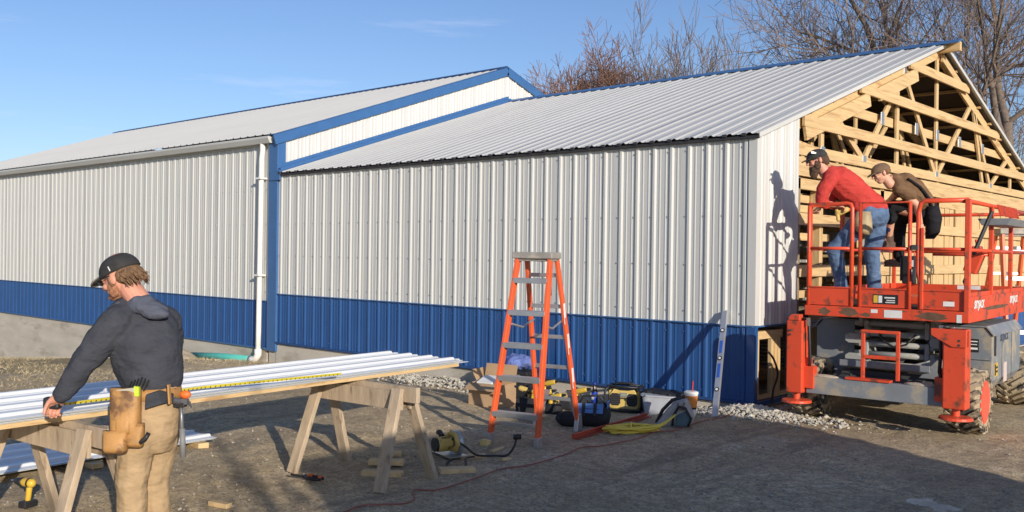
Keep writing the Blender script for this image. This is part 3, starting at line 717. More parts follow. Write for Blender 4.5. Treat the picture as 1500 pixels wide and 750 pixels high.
# front guard rails: left bay, gate, right bay
rail('guard_frame', [(-.76, 0, 1.16), (-.76, 0, 2.17), (-.75, 0, 2.19), (-.37, 0, 2.2), (-.335, 0, 2.19), (-.32, 0, 2.15), (-.32, 0, 1.16)], .022)
rail('gate_frame', [(-.235, -.01, 1.16), (-.235, -.01, 2.2), (.24, -.01, 2.2), (.24, -.01, 1.16)], .020)
rail('guard_frame', [(.34, 0, 1.16), (.34, 0, 1.42), (.315, 0, 1.52), (.315, 0, 2.10), (.335, 0, 2.19), (.38, 0, 2.21), (.76, 0, 2.21)], .023)
sq('post', (.76, -.012, 1.08), (.76, -.012, 2.22), .048)
sq('post', (.355, -.012, 1.16), (.355, -.012, 1.95), .03)
for a, b in ((-.76, -.32), (-.235, .24), (.34, .76)): rail('mid_rail', [(a, 0, 1.745), (b, 0, 1.745)], .016)
rail('rear_rail', [(-.76, LL, 2.2), (.76, LL, 2.2)], .021); rail('rear_rail', [(-.76, LL, 1.74), (.76, LL, 1.74)], .017)
rail('inner_rail', [(.2, 1.0, 1.70), (.76, 1.0, 1.70)], .016); rail('inner_post', [(-.05, 1.0, 1.18), (-.05, 1.0, 1.68)], .018)
L.part('gate_latch', MB().box((.29, -.02, 1.76), (.06, .035, .05)).box((.29, -.03, 1.50), (.03, .03, .12)), LDRK, bev=.004)
L.part('extension_deck', MB().box((.1, .9, 1.22), (.9, .6, .08)), LRED, bev=.01)
# decals
L.part('sticker', MB().box((.10, -.039, 1.105), (.17, .002, .075)), STK)
L.part('sticker', MB().box((-.08, -.039, 1.125), (.065, .002, .035)), STK)
L.part('sticker', MB().box((.70, -.039, 1.09), (.045, .002, .075)), STK)
L.part('sticker', MB().box((.60, -.012, 1.225), (.10, .002, .045)), STK)
for x in (.50, .62): L.part('sticker', MB().box((x, 1.0-.02, 1.36), (.10, .002, .04)), STK)
L.part('warning_sign', MB().box((.02, -.012, 1.245), (.24, .003, .095)), BLKP)
L.part('warning_stripe', MB().box((-.075, -.0145, 1.245), (.04, .002, .075)), YELS)
L.part('sign_print', MB().box((-.03, -.0145, 1.245), (.035, .002, .07)).box((.06, -.0145, 1.262), (.10, .002, .014)).box((.07, -.0145, 1.236), (.08, .002, .01)).box((.065, -.0145, 1.216), (.09, .002, .01)), STK)
text(L.o, 'SKYJACK', .105, (hw+.0285, .36, 1.215), SIDE, STK, shear=.25, off=.003)
text(L.o, 'SKYJACK', .105, (hw+.0285, 2.05, 1.215), SIDE, STK, shear=.25, off=.003)
# toe board outer sheets so that the lettering has a face
for a, b in ((.04, .98), (1.02, 1.98), (2.02, 2.96)): L.part('toe_panel', MB().box((hw+.014, (a+b)/2, 1.225), (.022, b-a, .14)), LRED, bev=.004)
RUSTP = mat('scraped_rust', (.13, .075, .045), .9, var=.3, scale=14, bump=.3)
for x, z, a, b in ((-.58, 1.10, .06, .035), (-.33, 1.105, .09, .042), (.46, 1.10, .14, .036), (.12, 1.135, .10, .014), (-.16, 1.085, .05, .02)):
    L.part('rust_patch', MB().prism([V(x+a*math.cos(q*.45)*(1+.25*math.sin(q*2.3+x*9)), -.0385, z+b*math.sin(q*.45)*(1+.2*math.cos(q*1.7))) for q in range(14)], (0, .001, 0)), RUSTP)
L.part('rust_patch', MB().prism([V(hw+.0265, 1.15+.6*math.cos(q*.45)*(1+.2*math.sin(q*2.3)), 1.165+.02*math.sin(q*.45)) for q in range(14)], (.001, 0, 0)), RUSTP)
# mast pack (stacked scissor arms)
for i in range(5):
    z = .55+i*.105
    for s in (-1, 1):
        for q in (0, 1):
            x = s*(.30+.055*q); ti = .012*(1 if (q+i) % 2 else -1)
            L.part('scissor_arm', MB().bar((x, .42, z+ti), (x, 2.75, z-ti), .045, .092), LARM, bev=.01)
    L.part('cross_tube', MB().tube((-.42, .46, z), (.42, .46, z), .030, n=12), LARM, smooth=True)
    L.part('cross_tube', MB().tube((-.42, 2.7, z), (.42, 2.7, z), .030, n=12), LARM, smooth=True)
for i in range(4):
    for s in (-1, 1):
        z = .55+i*.105+.05
        oc = [V(s*(.33), .37, z)+V(0, .0, 0)]
        poly = [V(s*.42-.07*0+dx, .385, z+dz) for dx, dz in ((-.085, -.03), (-.05, -.052), (.05, -.052), (.085, -.03), (.085, .03), (.05, .052), (-.05, .052), (-.085, .03))]
        if i % 2 == 0: L.part('arm_end', MB().prism(poly, (0, .10, 0)), LARM, bev=.006)
L.part('cylinder', MB().tube((.02, .5, .62), (.02, 2.2, .86), .05, n=14), LGRY, smooth=True)
L.part('hose', MB().path([(-.18, .42, .9), (-.1, .36, .8), (.0, .37, .74), (.12, .36, .78), (.2, .4, .88)], .011, 6), BLKP, smooth=True)
L.part('side_plate', MB().box((.50, .40, .80), (.012, .22, .34)).box((.53, .36, .80), (.09, .012, .40)), LARM, bev=.003)
text(L.o, 'SKY', .07, (.53, .352, .93), FRONT, STK, shear=.25)
# chassis
L.part('chassis', MB().box((0, 1.5, .44), (.86, 2.9, .16)).box((0, .16, .42), (1.0, .3, .10)), LDRK, bev=.01)
L.part('chassis_tray', MB().box((.02, .12, .565), (.86, .34, .012)).box((.02, -.05, .595), (.86, .012, .06)).box((-.32, .06, .60), (.2, .2, .03)), LGRY, bev=.004)
L.part('bracket', MB().prism([V(.34, -.02, .50), V(.56, -.02, .50), V(.56, -.02, .68), V(.50, -.02, .68)], (0, .16, 0)), LGRY, bev=.005)
L.part('bracket', MB().prism([V(.22, .06, .52), V(.40, .06, .52), V(.40, .06, .66), V(.22, .06, .60)], (0, .10, 0)), LARM, bev=.005)
L.part('axle', MB().tube((-.62, .12, .31), (.62, .12, .31), .055, n=12).box((0, .14, .31), (.3, .2, .2)), LDRK, smooth=False)
L.part('axle', MB().tube((-.62, 2.35, .31), (.62, 2.35, .31), .055, n=12), LDRK)
L.part('front_beam', MB().box((.02, -.36, .385), (1.28, .09, .17)).box((.02, -.28, .385), (1.2, .08, .08)), LGRY, bev=.008)
for s in (-1, 1): L.part('beam_strut', MB().bar((s*.35, -.32, .40), (s*.35, .05, .42), .08, .12), LDRK)
L.part('step_plate', MB().box((-.02, -.37, .483), (.42, .10, .022)), LRED, bev=.004)
st = MB(); 
L.part('access_ladder', MB().bar((-.09, -.33, .49), (-.09, -.33, .93), .035, .03, (0, 1, 0)).bar((.235, -.33, .49), (.235, -.33, .93), .035, .03, (0, 1, 0)).bar((-.107, -.33, .945), (.252, -.33, .945), .03, .03).bar((-.09, -.33, .70), (.235, -.33, .70), .03, .035), LRED2, bev=.005)
L.part('mud', MB().ell((-.45, -.36, .475), (.14, 0, 0), (0, .05, 0), (0, 0, .02)).ell((.45, -.34, .475), (.16, 0, 0), (0, .05, 0), (0, 0, .022)).ell((.05, .05, .575), (.3, 0, 0), (0, .1, 0), (0, 0, .03)), mat('dried_mud', (.42, .36, .27), .95, var=.2, scale=12, bump=.6), smooth=True)
# outriggers
def outrig(x, side):
    o = L.part('outrigger', MB().box((x, -.40, .66), (.165 if side < 0 else .20, .17, .72)), LRED, bev=.012)
    k = L.part('gusset', MB().prism([V(x-side*.10, -.50 if side > 0 else -.49, 1.02), V(x+side*.10, -.50 if side > 0 else -.49, 1.02), V(x+side*.10, -.50 if side > 0 else -.49, .86), V(x-side*.02, -.50 if side > 0 else -.49, .86), V(x-side*.20, -.50 if side > 0 else -.49, .96), V(x-side*.20, -.50 if side > 0 else -.49, 1.02)] if side > 0 else
        [V(x-.06, -.49, 1.02), V(x+.05, -.49, 1.02), V(x+.05, -.49, 1.08), V(x-.03, -.49, 1.08), V(x-.06, -.49, 1.05)], (0, .10, 0)), LRED, bev=.005)
    L.part('side_bracket', MB().box((x-side*.13, -.38, .46), (.10, .10, .22)).box((x-side*.11, -.38, .60), (.06, .06, .10)), LRED, bev=.006)
    f = L.part('outrigger_foot', MB().path([(x, -.40, .30), (x, -.40, .235), (x, -.40, .225), (x, -.40, .20)], [.035, .035, .14, .15], 22).tube((x, -.40, .33), (x, -.40, .30), .08, n=16), LRED2, bev=.004)
    L.part('outrigger_rod', MB().tube((x, -.40, .30), (x, -.40, .24), .03), CHROME, parent=o)
    for dz in (.88, .92): L.part('bolt', MB().tube((x+side*.04, -.503, dz), (x+side*.04, -.49, dz), .012, n=8), LDRK, parent=o)
    L.part('hose', MB().path([(x-side*.05, -.42, 1.03), (x-side*.11, -.44, 1.04), (x-side*.13, -.44, .98), (x-side*.13, -.42, .8), (x-side*.14, -.42, .62), (x-side*.12, -.40, .52)], .016, 8), BLKP, parent=o, smooth=True)
    L.part('fitting', MB().tube((x-side*.125, -.445, 1.05), (x-side*.125, -.445, .97), .022, n=8), CHROME, parent=o)
outrig(-.715, -1); outrig(.765, 1)
# wheels
def wheel(x, y, s):
    w = L.part('wheel', MB().tube((x-.10*s, y, .31), (x+.03*s, y, .31), .19, n=28), LDRK); rr = .275
    prof = [(-.14, .19), (-.145, .25), (-.11, .275), (.11, .275), (.145, .25), (.14, .19)]
    t = MB(); n = 36; vs = []
    for k in range(n):
        q = 2*math.pi*k/n
        for a, r in prof: vs.append((x+a*s, y+r*math.cos(q), .31+r*math.sin(q)))
    m = len(prof); t.add(vs, [(k*m+i, k*m+(i+1) % m, ((k+1) % n)*m+(i+1) % m, ((k+1) % n)*m+i) for k in range(n) for i in range(m)])
    for k in range(20):                                  # chevron lugs
        for sd in (-1, 1):
            q = 2*math.pi*(k+(.5 if sd > 0 else 0))/20; q2 = q+.34
            a = V(x+sd*.015, y+.292*math.cos(q2), .31+.292*math.sin(q2)); b = V(x+sd*.148, y+.280*math.cos(q), .31+.280*math.sin(q))
            t.bar(a, b, .034, .034, (a+b)/2-V(x, y, .31)-V(((a+b)/2).x-x, 0, 0))
            b2 = V(x+sd*.150, y+.235*math.cos(q), .31+.235*math.sin(q)); t.bar(b, b2, .03, .02, V(1, 0, 0))
    L.part('tyre', t, TYRE, parent=w)
    r = MB()
    r.path([(x+s*.145, y, .31), (x+s*.15, y, .31), (x+s*.09, y, .31), (x+s*.085, y, .31)], [.205, .185, .165, .03], 32, cap=False)
    r.tube((x+s*.06, y, .31), (x+s*.13, y, .31), .06, n=18).tube((x+s*.06, y, .31), (x+s*.088, y, .31), .165, n=28)
    L.part('rim', r, mat('rim_red', (.72, .11, .06), .5, var=.1, dirt=(.4, .28, .18), dirt_at=.66), parent=w)
    b = MB()
    for k in range(6): b.tube((x+s*.088, y+.1*math.cos(k*1.047), .31+.1*math.sin(k*1.047)), (x+s*.10, y+.1*math.cos(k*1.047), .31+.1*math.sin(k*1.047)), .011, n=6)
    L.part('wheel_nuts', b, LDRK, parent=w)
for x, s in ((-.755, -1), (.755, 1)):
    for y in (.13, 2.42): wheel(x, y, s)
# engine pod on the right, tank pod on the left
def pod(s):
    prof = [(.46, .36), (.80, .36), (.87, .46), (.87, .90), (.80, .985), (.46, .985)]
    L.part('side_pod', MB().prism([V(s*a, .56, z) for a, z in prof], (0, 1.42, 0)), LGRY, bev=.006)
    L.part('pod_lid', MB().prism([V(s*a, .545, z) for a, z in ((.44, .985), (.815, .985), (.885, .90), (.893, .905), (.82, .997), (.44, .997))], (0, 1.45, 0)), LGRY)
    for y in (1.02, 1.5): L.part('door_seam', MB().box((s*.871, y, .66), (.004, .008, .46)), LDRK)
    L.part('pod_handle', MB().box((s*.873, .68, .80), (.008, .07, .20)), BLKP)
pod(1); pod(-1)
L.part('pod_seam', MB().box((.67, .558, .66), (.36, .004, .006)), LDRK)
L.part('info_plate', MB().box((.70, .557, .80), (.10, .004, .13)), BLKP)
L.part('plate_print', MB().box((.70, .554, .84), (.08, .002, .01)).box((.70, .554, .81), (.07, .002, .008)).box((.70, .554, .77), (.08, .002, .02)), STK)
L.part('hazard_sign', MB().box((.8725, .74, .56), (.003, .15, .13)), YELS)
L.part('hazard_print', MB().box((.8745, .70, .56), (.002, .05, .11)).box((.8745, .77, .58), (.002, .07, .02)).box((.8745, .77, .54), (.002, .07, .02)), BLKP)
text(L.o, 'SKYJACK', .10, (.8725, 1.12, .86), SIDE, mat('faded_blue_print', (.07, .09, .14), .6), shear=.2, off=.002)
L.part('sticker', MB().box((.8725, 1.18, .50), (.002, .16, .20)), mat('pink_sticker', (.62, .5, .46), .6))
# things fixed or hung on the platform
L.part('control_box', MB().box((.60, 1.02, 1.62), (.13, .14, .22), Matrix.Rotation(.35, 3, 'Y')).box((.63, 1.0, 1.74), (.09, .1, .10)).tube((.64, .98, 1.78), (.62, .98, 1.86), .014), LRED2, bev=.012)
L.part('control_cable', MB().path([(.55, 1.02, 1.55), (.50, 1.02, 1.42), (.53, 1.1, 1.3), (.6, 1.2, 1.25)], .012, 6), BLKP, smooth=True)
CHG = Thing('battery_charger', 'dark box with white labels hanging inside the lift platform between the two men', 'battery box', (-3.62, 10.35, 1.36), R(4))
CHG.part('case', MB().box((0, 0, .17), (.135, .08, .30)), BLKP, bev=.015); CHG.part('handle', MB().path([(-.05, 0, .32), (-.05, 0, .36), (.05, 0, .36), (.05, 0, .32)], .010, 6), LRED2)
CHG.part('sticker', MB().box((.03, -.042, .24), (.045, .003, .07)), STK); CHG.part('sticker', MB().box((.03, -.042, .15), (.03, .003, .05)), STK); CHG.part('strap', MB().bar((-.08, 0, .05), (-.08, 0, .3), .02, .05, (0, 1, 0)), BLKP)
LV = Thing('pry_bar', 'black bar slanting against the right side rail of the lift platform', 'bar', (-2.80, 10.10, 1.80)); LV.part('shaft', MB().bar((-.10, -.02, -.10), (.02, .15, .34), .035, .03), BLKP, bev=.005)
TR = Thing('tool_tray', 'grey tray hooked on the lift side rail in front of the second ladder', 'tray', (-2.80, 10.75, 2.07), R(4))
TR.part('tray', MB().prism([V(-.16, -.45, .0), V(.16, -.45, .0), V(.12, -.45, -.07), V(-.12, -.45, -.07)], (0, 1.0, 0)), LGRY, bev=.006)
cb = MB()
for i in range(14): cb.bar((.02, -.42+i*.07, .14), (.05, -.42+i*.07, .03), .014, .02)
TR.part('hooks', cb, LRED2); TR.o.children[-1]['kind'] = 'stuff'

# ------------------------------------------------------------------ stepladders
ORG = mat('fibreglass_orange', (.74, .12, .035), .45, var=.08, scale=6, dirt=(.45, .10, .05), dirt_at=.68, dscale=10)
ALU = mat('dull_aluminium', (.50, .50, .50), .42, .75, var=.12, scale=10, dirt=(.42, .40, .36), dirt_at=.60, dscale=8)
def ladder(loc, rz, label, H=1.615, n=5):
    T = Thing('stepladder', label, 'ladder', loc, rz, 'orange stepladders')
    def fx(s, z): return (s*(.235-.075*z/H), -.44+.36*z/H, z)
    def bx(s, z): return (s*(.215-.065*z/H), .47-.40*z/H, z)
    for s in (-1, 1):
        T.part('front_rail', MB().bar(fx(s, .05), fx(s, H), .030, .070, (0, 1, 0)), ORG, bev=.004)
        T.part('rear_rail', MB().bar(bx(s, .05), bx(s, H-.02), .028, .058, (0, 1, 0)), ORG, bev=.004)
        a = Vector(fx(s, .06)); T.part('foot', MB().box(a+V(s*.004, 0, -.02), (.046, .085, .09)), ALU, bev=.006)
        b = Vector(bx(s, .06)); T.part('foot', MB().prism([b+V(-.022, -.06, -.06), b+V(-.022, .06, -.06), b+V(-.022, .03, .10), b+V(-.022, -.03, .10)], (.044, 0, 0)), ALU, bev=.005)
        T.part('spreader', MB().path([Vector(fx(s, 1.02))+V(-s*.03, .02, 0), V(s*.15, .0, .98), Vector(bx(s, 1.04))+V(-s*.03, 0, 0)], .010, 6), ALU)
        T.part('gusset', MB().prism([b+V(-s*.02, 0, .0), b+V(-s*.13, 0, .30), b+V(-s*.02, 0, .30)], (0, .006, 0)), ALU)
    T.part('cap', MB().box((0, -.035, H+.018), (.40, .20, .06)).box((0, -.035, H-.02), (.36, .14, .03)), mat('grey_cap', (.30, .28, .25), .7, var=.15, dirt=(.45, .40, .33), dirt_at=.55), bev=.010)
    for i in range(n):
        z = .285*(i+1)-(.02 if i == 0 else 0)+.0; a, b = Vector(fx(-1, z)), Vector(fx(1, z))
        w = (b-a).length
        if i == 0: T.part('step_brace', MB().bar(a+V(0, 0, -.10), b+V(0, 0, -.10), .02, .035), ALU, bev=.003)
        T.part('step', MB().box((0, a.y+.0, z), (w, .085, .012)).box((0, a.y-.040, z-.02), (w, .006, .042)).box((0, a.y+.04, z-.02), (w, .006, .042)), ALU, bev=.002)
        if i > 0 or True:
            a, b = Vector(bx(-1, z+.03)), Vector(bx(1, z+.03)); T.part('rear_brace', MB().bar(a, b, .018, .036), ALU, bev=.003)
    lb = Vector(fx(1, 1.42)); lw = Vector(fx(1, .95)); 
    T.part('decal', MB().bar(lb+V(.0165, 0, -.14), lb+V(.010, 0, .06), .002, .05, (0, 1, 0)), BLKP)
    for z in (1.1, .82, .5): c = Vector(bx(1, z)); T.part('sticker', MB().bar(c+V(.0155, 0, -.09), Vector(bx(1, z+.10))+V(.0155, 0, 0), .002, .035, (0, 1, 0)), STK)
    c0 = Vector(fx(1, 1.36)); 
    return T
lf = ladder((-5.505, 6.415, 0), R(14), 'orange fibreglass stepladder standing in the yard in front of the blue band')
l2 = copy_tree(lf.o); l2['label'] = 'orange stepladder standing behind the right side of the scissor lift'; p = D(1484, 335, 12.9); l2.location = (p.x, p.y, 0); l2.scale = (1.25, 1.25, 1.25); l2.rotation_euler.z = R(40)

# ------------------------------------------------------------------ tools and gear on the ground
def thing_at(px, py, name, label, cat, rz=0, dz=0, group=None):
    p = G(px, py); p.y = min(p.y, 9.06); p.z = gz(p.x, p.y)+micro(p.x, p.y)+dz+.004; return Thing(name, label, cat, p, R(rz), group)
CARD = mat('cardboard', (.42, .28, .16), .85, var=.12, scale=3)
T = thing_at(721, 594, 'cardboard_box', 'open brown cardboard box with raised flaps left of the orange ladder', 'box', 12)
bx_ = MB()
for c, s in (((0, -.15, .125), (.42, .006, .25)), ((0, .15, .125), (.42, .006, .25)), ((-.21, 0, .125), (.006, .294, .25)), ((.21, 0, .125), (.006, .294, .25)), ((0, 0, .004), (.41, .29, .006))): bx_.box(c, s)
T.part('box_body', bx_, CARD)
T.part('flap', MB().bar((-.21, .15, .25), (-.28, .15, .37), .28, .005, (1, 0, .6)), CARD); T.part('flap', MB().bar((0, .155, .25), (0, .20, .43), .40, .005, (0, 1, -.3)), CARD); T.part('flap', MB().bar((0, -.155, .25), (0, -.26, .19), .40, .005, (0, 1, .6)), CARD)
T.part('paper', MB().box((-.05, .0, .27), (.2, .2, .03), Matrix.Rotation(.3, 3, 'X')), STK, bev=.008)
# black tool case with a blue jacket
T = thing_at(757, 583, 'tool_case', 'black tool case under the blue jacket behind the ladder', 'case', 12)
T.part('case', MB().box((0, 0, .17), (.44, .30, .28)), BLKP, bev=.02); T.part('lid', MB().box((0, 0, .33), (.46, .32, .05)), BLKP, bev=.015); T.part('latch', MB().box((-.1, -.155, .28), (.05, .02, .07)).box((.1, -.155, .28), (.05, .02, .07)), LGRY, bev=.004)
jm = MB(); c0 = T.loc
for i in range(7):
    rgj = random.Random(i+40); jm.ell(c0+V(rgj.uniform(-.13, .12), rgj.uniform(-.08, .08), .43+rgj.uniform(0, .07)), (rgj.uniform(.10, .17), .03, 0), (-.02, rgj.uniform(.09, .13), 0), (0, .0, rgj.uniform(.06, .10)))
j = solo('blue_jacket', jm, mat('blue_cloth', (.12, .17, .42), .9, var=.18, scale=14, bump=.8, bscale=14), 'crumpled blue jacket piled on the black tool case', 'jacket')
remesh(j, .012, 3, .05, .05)
# bags with drill handles
def bag(px, py, label, sx, sy, sz, rz, yel, flap=True, name='tool_bag'):
    T = thing_at(px, py, name, label, 'tool bag', rz, group='black tool bags under the ladder')
    b = MB().loft([(V(0, 0, 0), V(sx*.46, 0, 0), V(0, sy*.46, 0)), (V(0, 0, sz*.15), V(sx*.5, 0, 0), V(0, sy*.5, 0)), (V(0, 0, sz*.7), V(sx*.5, 0, 0), V(0, sy*.46, 0)), (V(0, 0, sz), V(sx*.42, 0, 0), V(0, sy*.34, 0))], 20, pw=.5)
    for v in b.v: v += Vector((noise.noise(v*9), noise.noise(v*9+V(3, 0, 0)), noise.noise(v*8+V(0, 5, 0))*.5))*.035*min(1, sz*4)
    T.part('bag_body', b, mat('black_canvas', (.022, .022, .026), .9, var=.3, scale=12, bump=.5, bscale=60), smooth=True)
    if flap: T.part('handle', MB().path([(-sx*.3, 0, sz*.9), (-sx*.22, .01, sz*1.25), (sx*.2, .02, sz*1.22), (sx*.3, 0, sz*.9)], .014, 7), BLKP, smooth=True)
    for i, (x, y, z, a) in enumerate(yel):
        t = T.part('drill_body', MB().cap((x, y, z), (x+.11*math.cos(a), y, z+.03), .035, .028).cap((x, y, z), (x-.02, y, z-.12), .022, .024), YELS if i % 2 == 0 else YDULL, smooth=True)
        T.part('chuck', MB().cap((x+.12*math.cos(a), y, z+.032), (x+.17*math.cos(a), y, z+.045), .02, .012).cap((x-.01, y, z+.02), (x-.035, y, z+.0), .03, .026), BLKP, parent=t, smooth=True)
    return T
bag(775, 612, 'tall black tool bag with a yellow drill sticking out behind the ladder leg', .26, .20, .20, 20, [(.06, -.02, .27, 0), (.0, .04, .25, 3.1), (.10, .03, .24, 0)])
bag(811, 606, 'small black pouch between the legs of the orange ladder', .17, .14, .10, 10, [(-.03, 0, .16, .2), (.03, .03, .17, .1)])
bag(838, 600, 'wide black tool bag with a yellow tool on top behind the right ladder legs', .34, .20, .16, 10, [(.06, .0, .21, 0)])
bag(790, 590, 'flat black bag at the base of the wall behind the others', .30, .16, .22, 8, [(.10, 0, .24, 0)], flap=False)
# blue-topped open tote
T = thing_at(866, 622, 'tool_tote', 'open black and blue tool tote by the right foot of the ladder', 'tote', 30)
b = MB().loft([(V(0, 0, 0), V(.17, 0, 0), V(0, .11, 0)), (V(0, 0, .09), V(.19, 0, 0), V(0, .13, 0)), (V(.02, 0, .17), V(.15, 0, 0), V(0, .12, 0))], 18, pw=.5)
T.part('base', b, mat('black_canvas', (.022, .022, .026), .9), smooth=True, bev=0)
T.part('blue_panel', MB().box((.0, -.11, .17), (.25, .012, .10), Matrix.Rotation(-.5, 3, 'X')).box((-.17, .0, .15), (.012, .18, .09), Matrix.Rotation(.3, 3, 'Y')).box((.16, .02, .17), (.012, .17, .12)), mat('blue_bag', (.09, .22, .52), .7, var=.15), bev=.01)
T.part('strap', MB().path([(-.15, 0, .15), (-.08, 0, .27), (.08, 0, .28), (.15, 0, .17)], .012, 7), BLKP, smooth=True)
for x in (-.06, .05): T.part('band', MB().box((x, -.122, .16), (.03, .012, .13), Matrix.Rotation(-.5, 3, 'X')), BLKP)
T2 = thing_at(832, 623, 'tool_bag', 'low rounded black bag left of the blue tote', 'tool bag', 10, group='black tool bags under the ladder')
T2.part('bag_body', MB().ell((0, 0, .06), (.13, 0, 0), (0, .10, 0), (0, 0, .075)), mat('black_canvas', (.022, .022, .026), .9), smooth=True)
# cola bottle
T = thing_at(872, 597, 'cola_bottle', 'plastic cola bottle with a blue label between the bags and the radio', 'bottle')
T.part('bottle', MB().path([(0, 0, 0), (0, 0, .02), (0, 0, .19), (0, 0, .25), (0, 0, .28)], [.034, .037, .037, .016, .014], 18), mat('cola', (.05, .03, .03), .15), smooth=True)
T.part('label', MB().tube((0, 0, .06), (0, 0, .19), .0385, n=18), mat('cola_blue', (.02, .06, .40), .4), smooth=True)
T.part('emblem', MB().path([(0.005, -.0380, .13), (0.005, -.0400, .13)], .020, 14), STK)
T.part('emblem', MB().prism([V(.005-.016, -.0405, .131), V(.005-.012, -.0405, .141), V(.005, -.0405, .147), V(.005+.012, -.0405, .141), V(.005+.016, -.0405, .131), V(.005, -.0405, .136)], (0, -.0005, 0)), mat('cola_red', (.6, .02, .03), .5))
text(T.o, 'PEPSI', .018, (.005, -.0412, .105), FRONT, STK, ext=.0004)
T.part('cap', MB().tube((0, 0, .28), (0, 0, .30), .017, n=14), mat('cola_blue', (.02, .06, .40), .4))
# jobsite radio
T = thing_at(921, 602, 'site_radio', 'yellow and black jobsite radio with roll cage against the concrete base', 'radio', 24)
T.part('body', MB().box((0, 0, .155), (.30, .17, .22)), BLKP, bev=.03)
T.part('front_shell', MB().prism([V(-.17, -.095, .06), V(-.15, -.095, .04), V(.15, -.095, .04), V(.17, -.095, .06), V(.17, -.095, .20), V(.12, -.095, .27), V(.05, -.095, .255), V(-.05, -.095, .255), V(-.12, -.095, .27), V(-.17, -.095, .20)], (0, .03, 0)), YDULL, bev=.008)
T.part('side_shell', MB().box((-.165, .0, .15), (.03, .14, .20)), YDULL, bev=.008); T.part('side_shell', MB().box((.165, .0, .15), (.03, .14, .20)), YDULL, bev=.008)
for s in (-1, 1):
    sp = T.part('speaker', MB().prism([V(s*.10+a*.062, -.101, .15+b*.072) for a, b in ((-.6, -1), (.6, -1), (1, -.6), (1, .6), (.6, 1), (-.6, 1), (-1, .6), (-1, -.6))], (0, .01, 0)), BLKP, bev=.004)
    for k in range(5): T.part('grille_bar', MB().box((s*.10, -.105, .10+k*.024), (.105, .006, .008)), mat('grille_grey', (.05, .05, .055), .5), parent=sp)
T.part('control_panel', MB().box((0, -.101, .205), (.085, .012, .05)), LGRY, bev=.004); T.part('display', MB().box((0, -.1085, .21), (.06, .004, .025)), mat('lcd', (.30, .33, .25), .3))
text(T.o, 'DEWALT', .024, (0, -.103, .165), FRONT, BLKP, ext=.001, off=.0006)
for s in (-1, 1):
    T.part('cage', MB().path([(s*.20, -.12, .02), (s*.215, -.13, .10), (s*.215, -.13, .25), (s*.18, -.11, .295), (s*.18, .11, .295), (s*.215, .13, .25), (s*.215, .13, .10), (s*.20, .12, .02)], .014, 8), BLKP, smooth=True)
for y, z in ((-.12, .022), (.12, .022), (-.10, .298), (.10, .298)): T.part('cage_bar', MB().tube((-.20, y, z), (.20, y, z), .012), BLKP, smooth=True)
T.part('handle', MB().path([(-.12, 0, .295), (-.10, 0, .33), (.10, 0, .33), (.12, 0, .295)], .013, 8), BLKP, smooth=True)
# clear storage bin with black plastic on top
T = thing_at(968, 606, 'storage_bin', 'frosted grey plastic bin behind the canvas bag', 'bin', 20)
T.part('bin_body', MB().loft([(V(0, 0, 0), V(.17, 0, 0), V(0, .13, 0)), (V(0, 0, .20), V(.20, 0, 0), V(0, .155, 0)), (V(0, 0, .205), V(.215, 0, 0), V(0, .17, 0)), (V(0, 0, .22), V(.215, 0, 0), V(0, .17, 0))], 24, pw=.35), mat('frosted_plastic', (.42, .44, .48), .35, var=.08), smooth=False)
bl = MB()
for i in range(4): rgb = random.Random(i); bl.ell(T.loc+V(.10*i-.12, .05, .235), (.12, .03, 0), (0, .12, 0), (0, .02, .02+.012*rgb.random()))
o = solo('black_sheeting', bl, BLKP, 'crumpled black plastic lying on the frosted bin', 'plastic sheet'); remesh(o, .01, 3, .03, .06)
# grey canvas bag with teal side
T = thing_at(985, 625, 'canvas_bag', 'grey and teal soft cooler bag leaning on the frosted bin', 'bag', 25)
b = MB().prism([V(-.17, -.07, .0), V(.16, -.07, .0), V(.20, -.07, .09), V(.13, -.07, .27), V(.02, -.07, .24), V(-.06, -.07, .16)], (0, .22, 0))
T.part('bag_body', b, mat('grey_canvas', (.40, .39, .36), .9, var=.12, scale=10, bump=.5, bscale=50), bev=.03)
T.part('pocket', MB().prism([V(.03, -.085, .02), V(.15, -.085, .015), V(.19, -.085, .09), V(.14, -.085, .17), V(.05, -.085, .12)], (0, .02, 0)), mat('teal_canvas', (.08, .13, .15), .8, var=.15), bev=.012)
T.part('strap', MB().path([(.01, -.09, .02), (.02, -.095, .12), (.07, -.095, .21), (.13, -.09, .20), (.19, -.09, .10), (.16, -.09, .02)], .012, 7), BLKP, smooth=True)
T.part('handle', MB().path([(.06, -.08, .24), (.06, -.09, .19), (.11, -.09, .18), (.12, -.08, .25)], .010, 7), mat('rust_strap', (.25, .14, .10), .8), smooth=True)
T.part('zip_flap', MB().path([(-.15, -.02, .03), (-.09, -.05, .16), (.0, -.03, .26), (.12, -.02, .30)], .018, 7), BLKP, smooth=True)
# drink cup
T = thing_at(1012, 611, 'drink_cup', 'tall orange and white paper cup with a straw beside the canvas bag', 'cup', 0, .0)
T.o.scale = (1.3, 1.3, 1.2)
T.part('cup', MB().path([(0, 0, 0), (0, 0, .20)], [.036, .054], 20), STK); T.part('printed_band', MB().path([(0, 0, .085), (0, 0, .185)], [.0450, .0535], 20, cap=False), mat('orange_print', (.75, .26, .05), .5), smooth=True)
T.part('dark_band', MB().path([(0, 0, .068), (0, 0, .085)], [.0433, .0450], 20, cap=False), BLKP); T.part('lid', MB().path([(0, 0, .20), (0, 0, .215), (0, 0, .222)], [.057, .057, .045], 20), STK)
T.part('straw', MB().tube((.01, 0, .215), (.015, 0, .31), .005), mat('red_straw', (.55, .04, .04), .5))
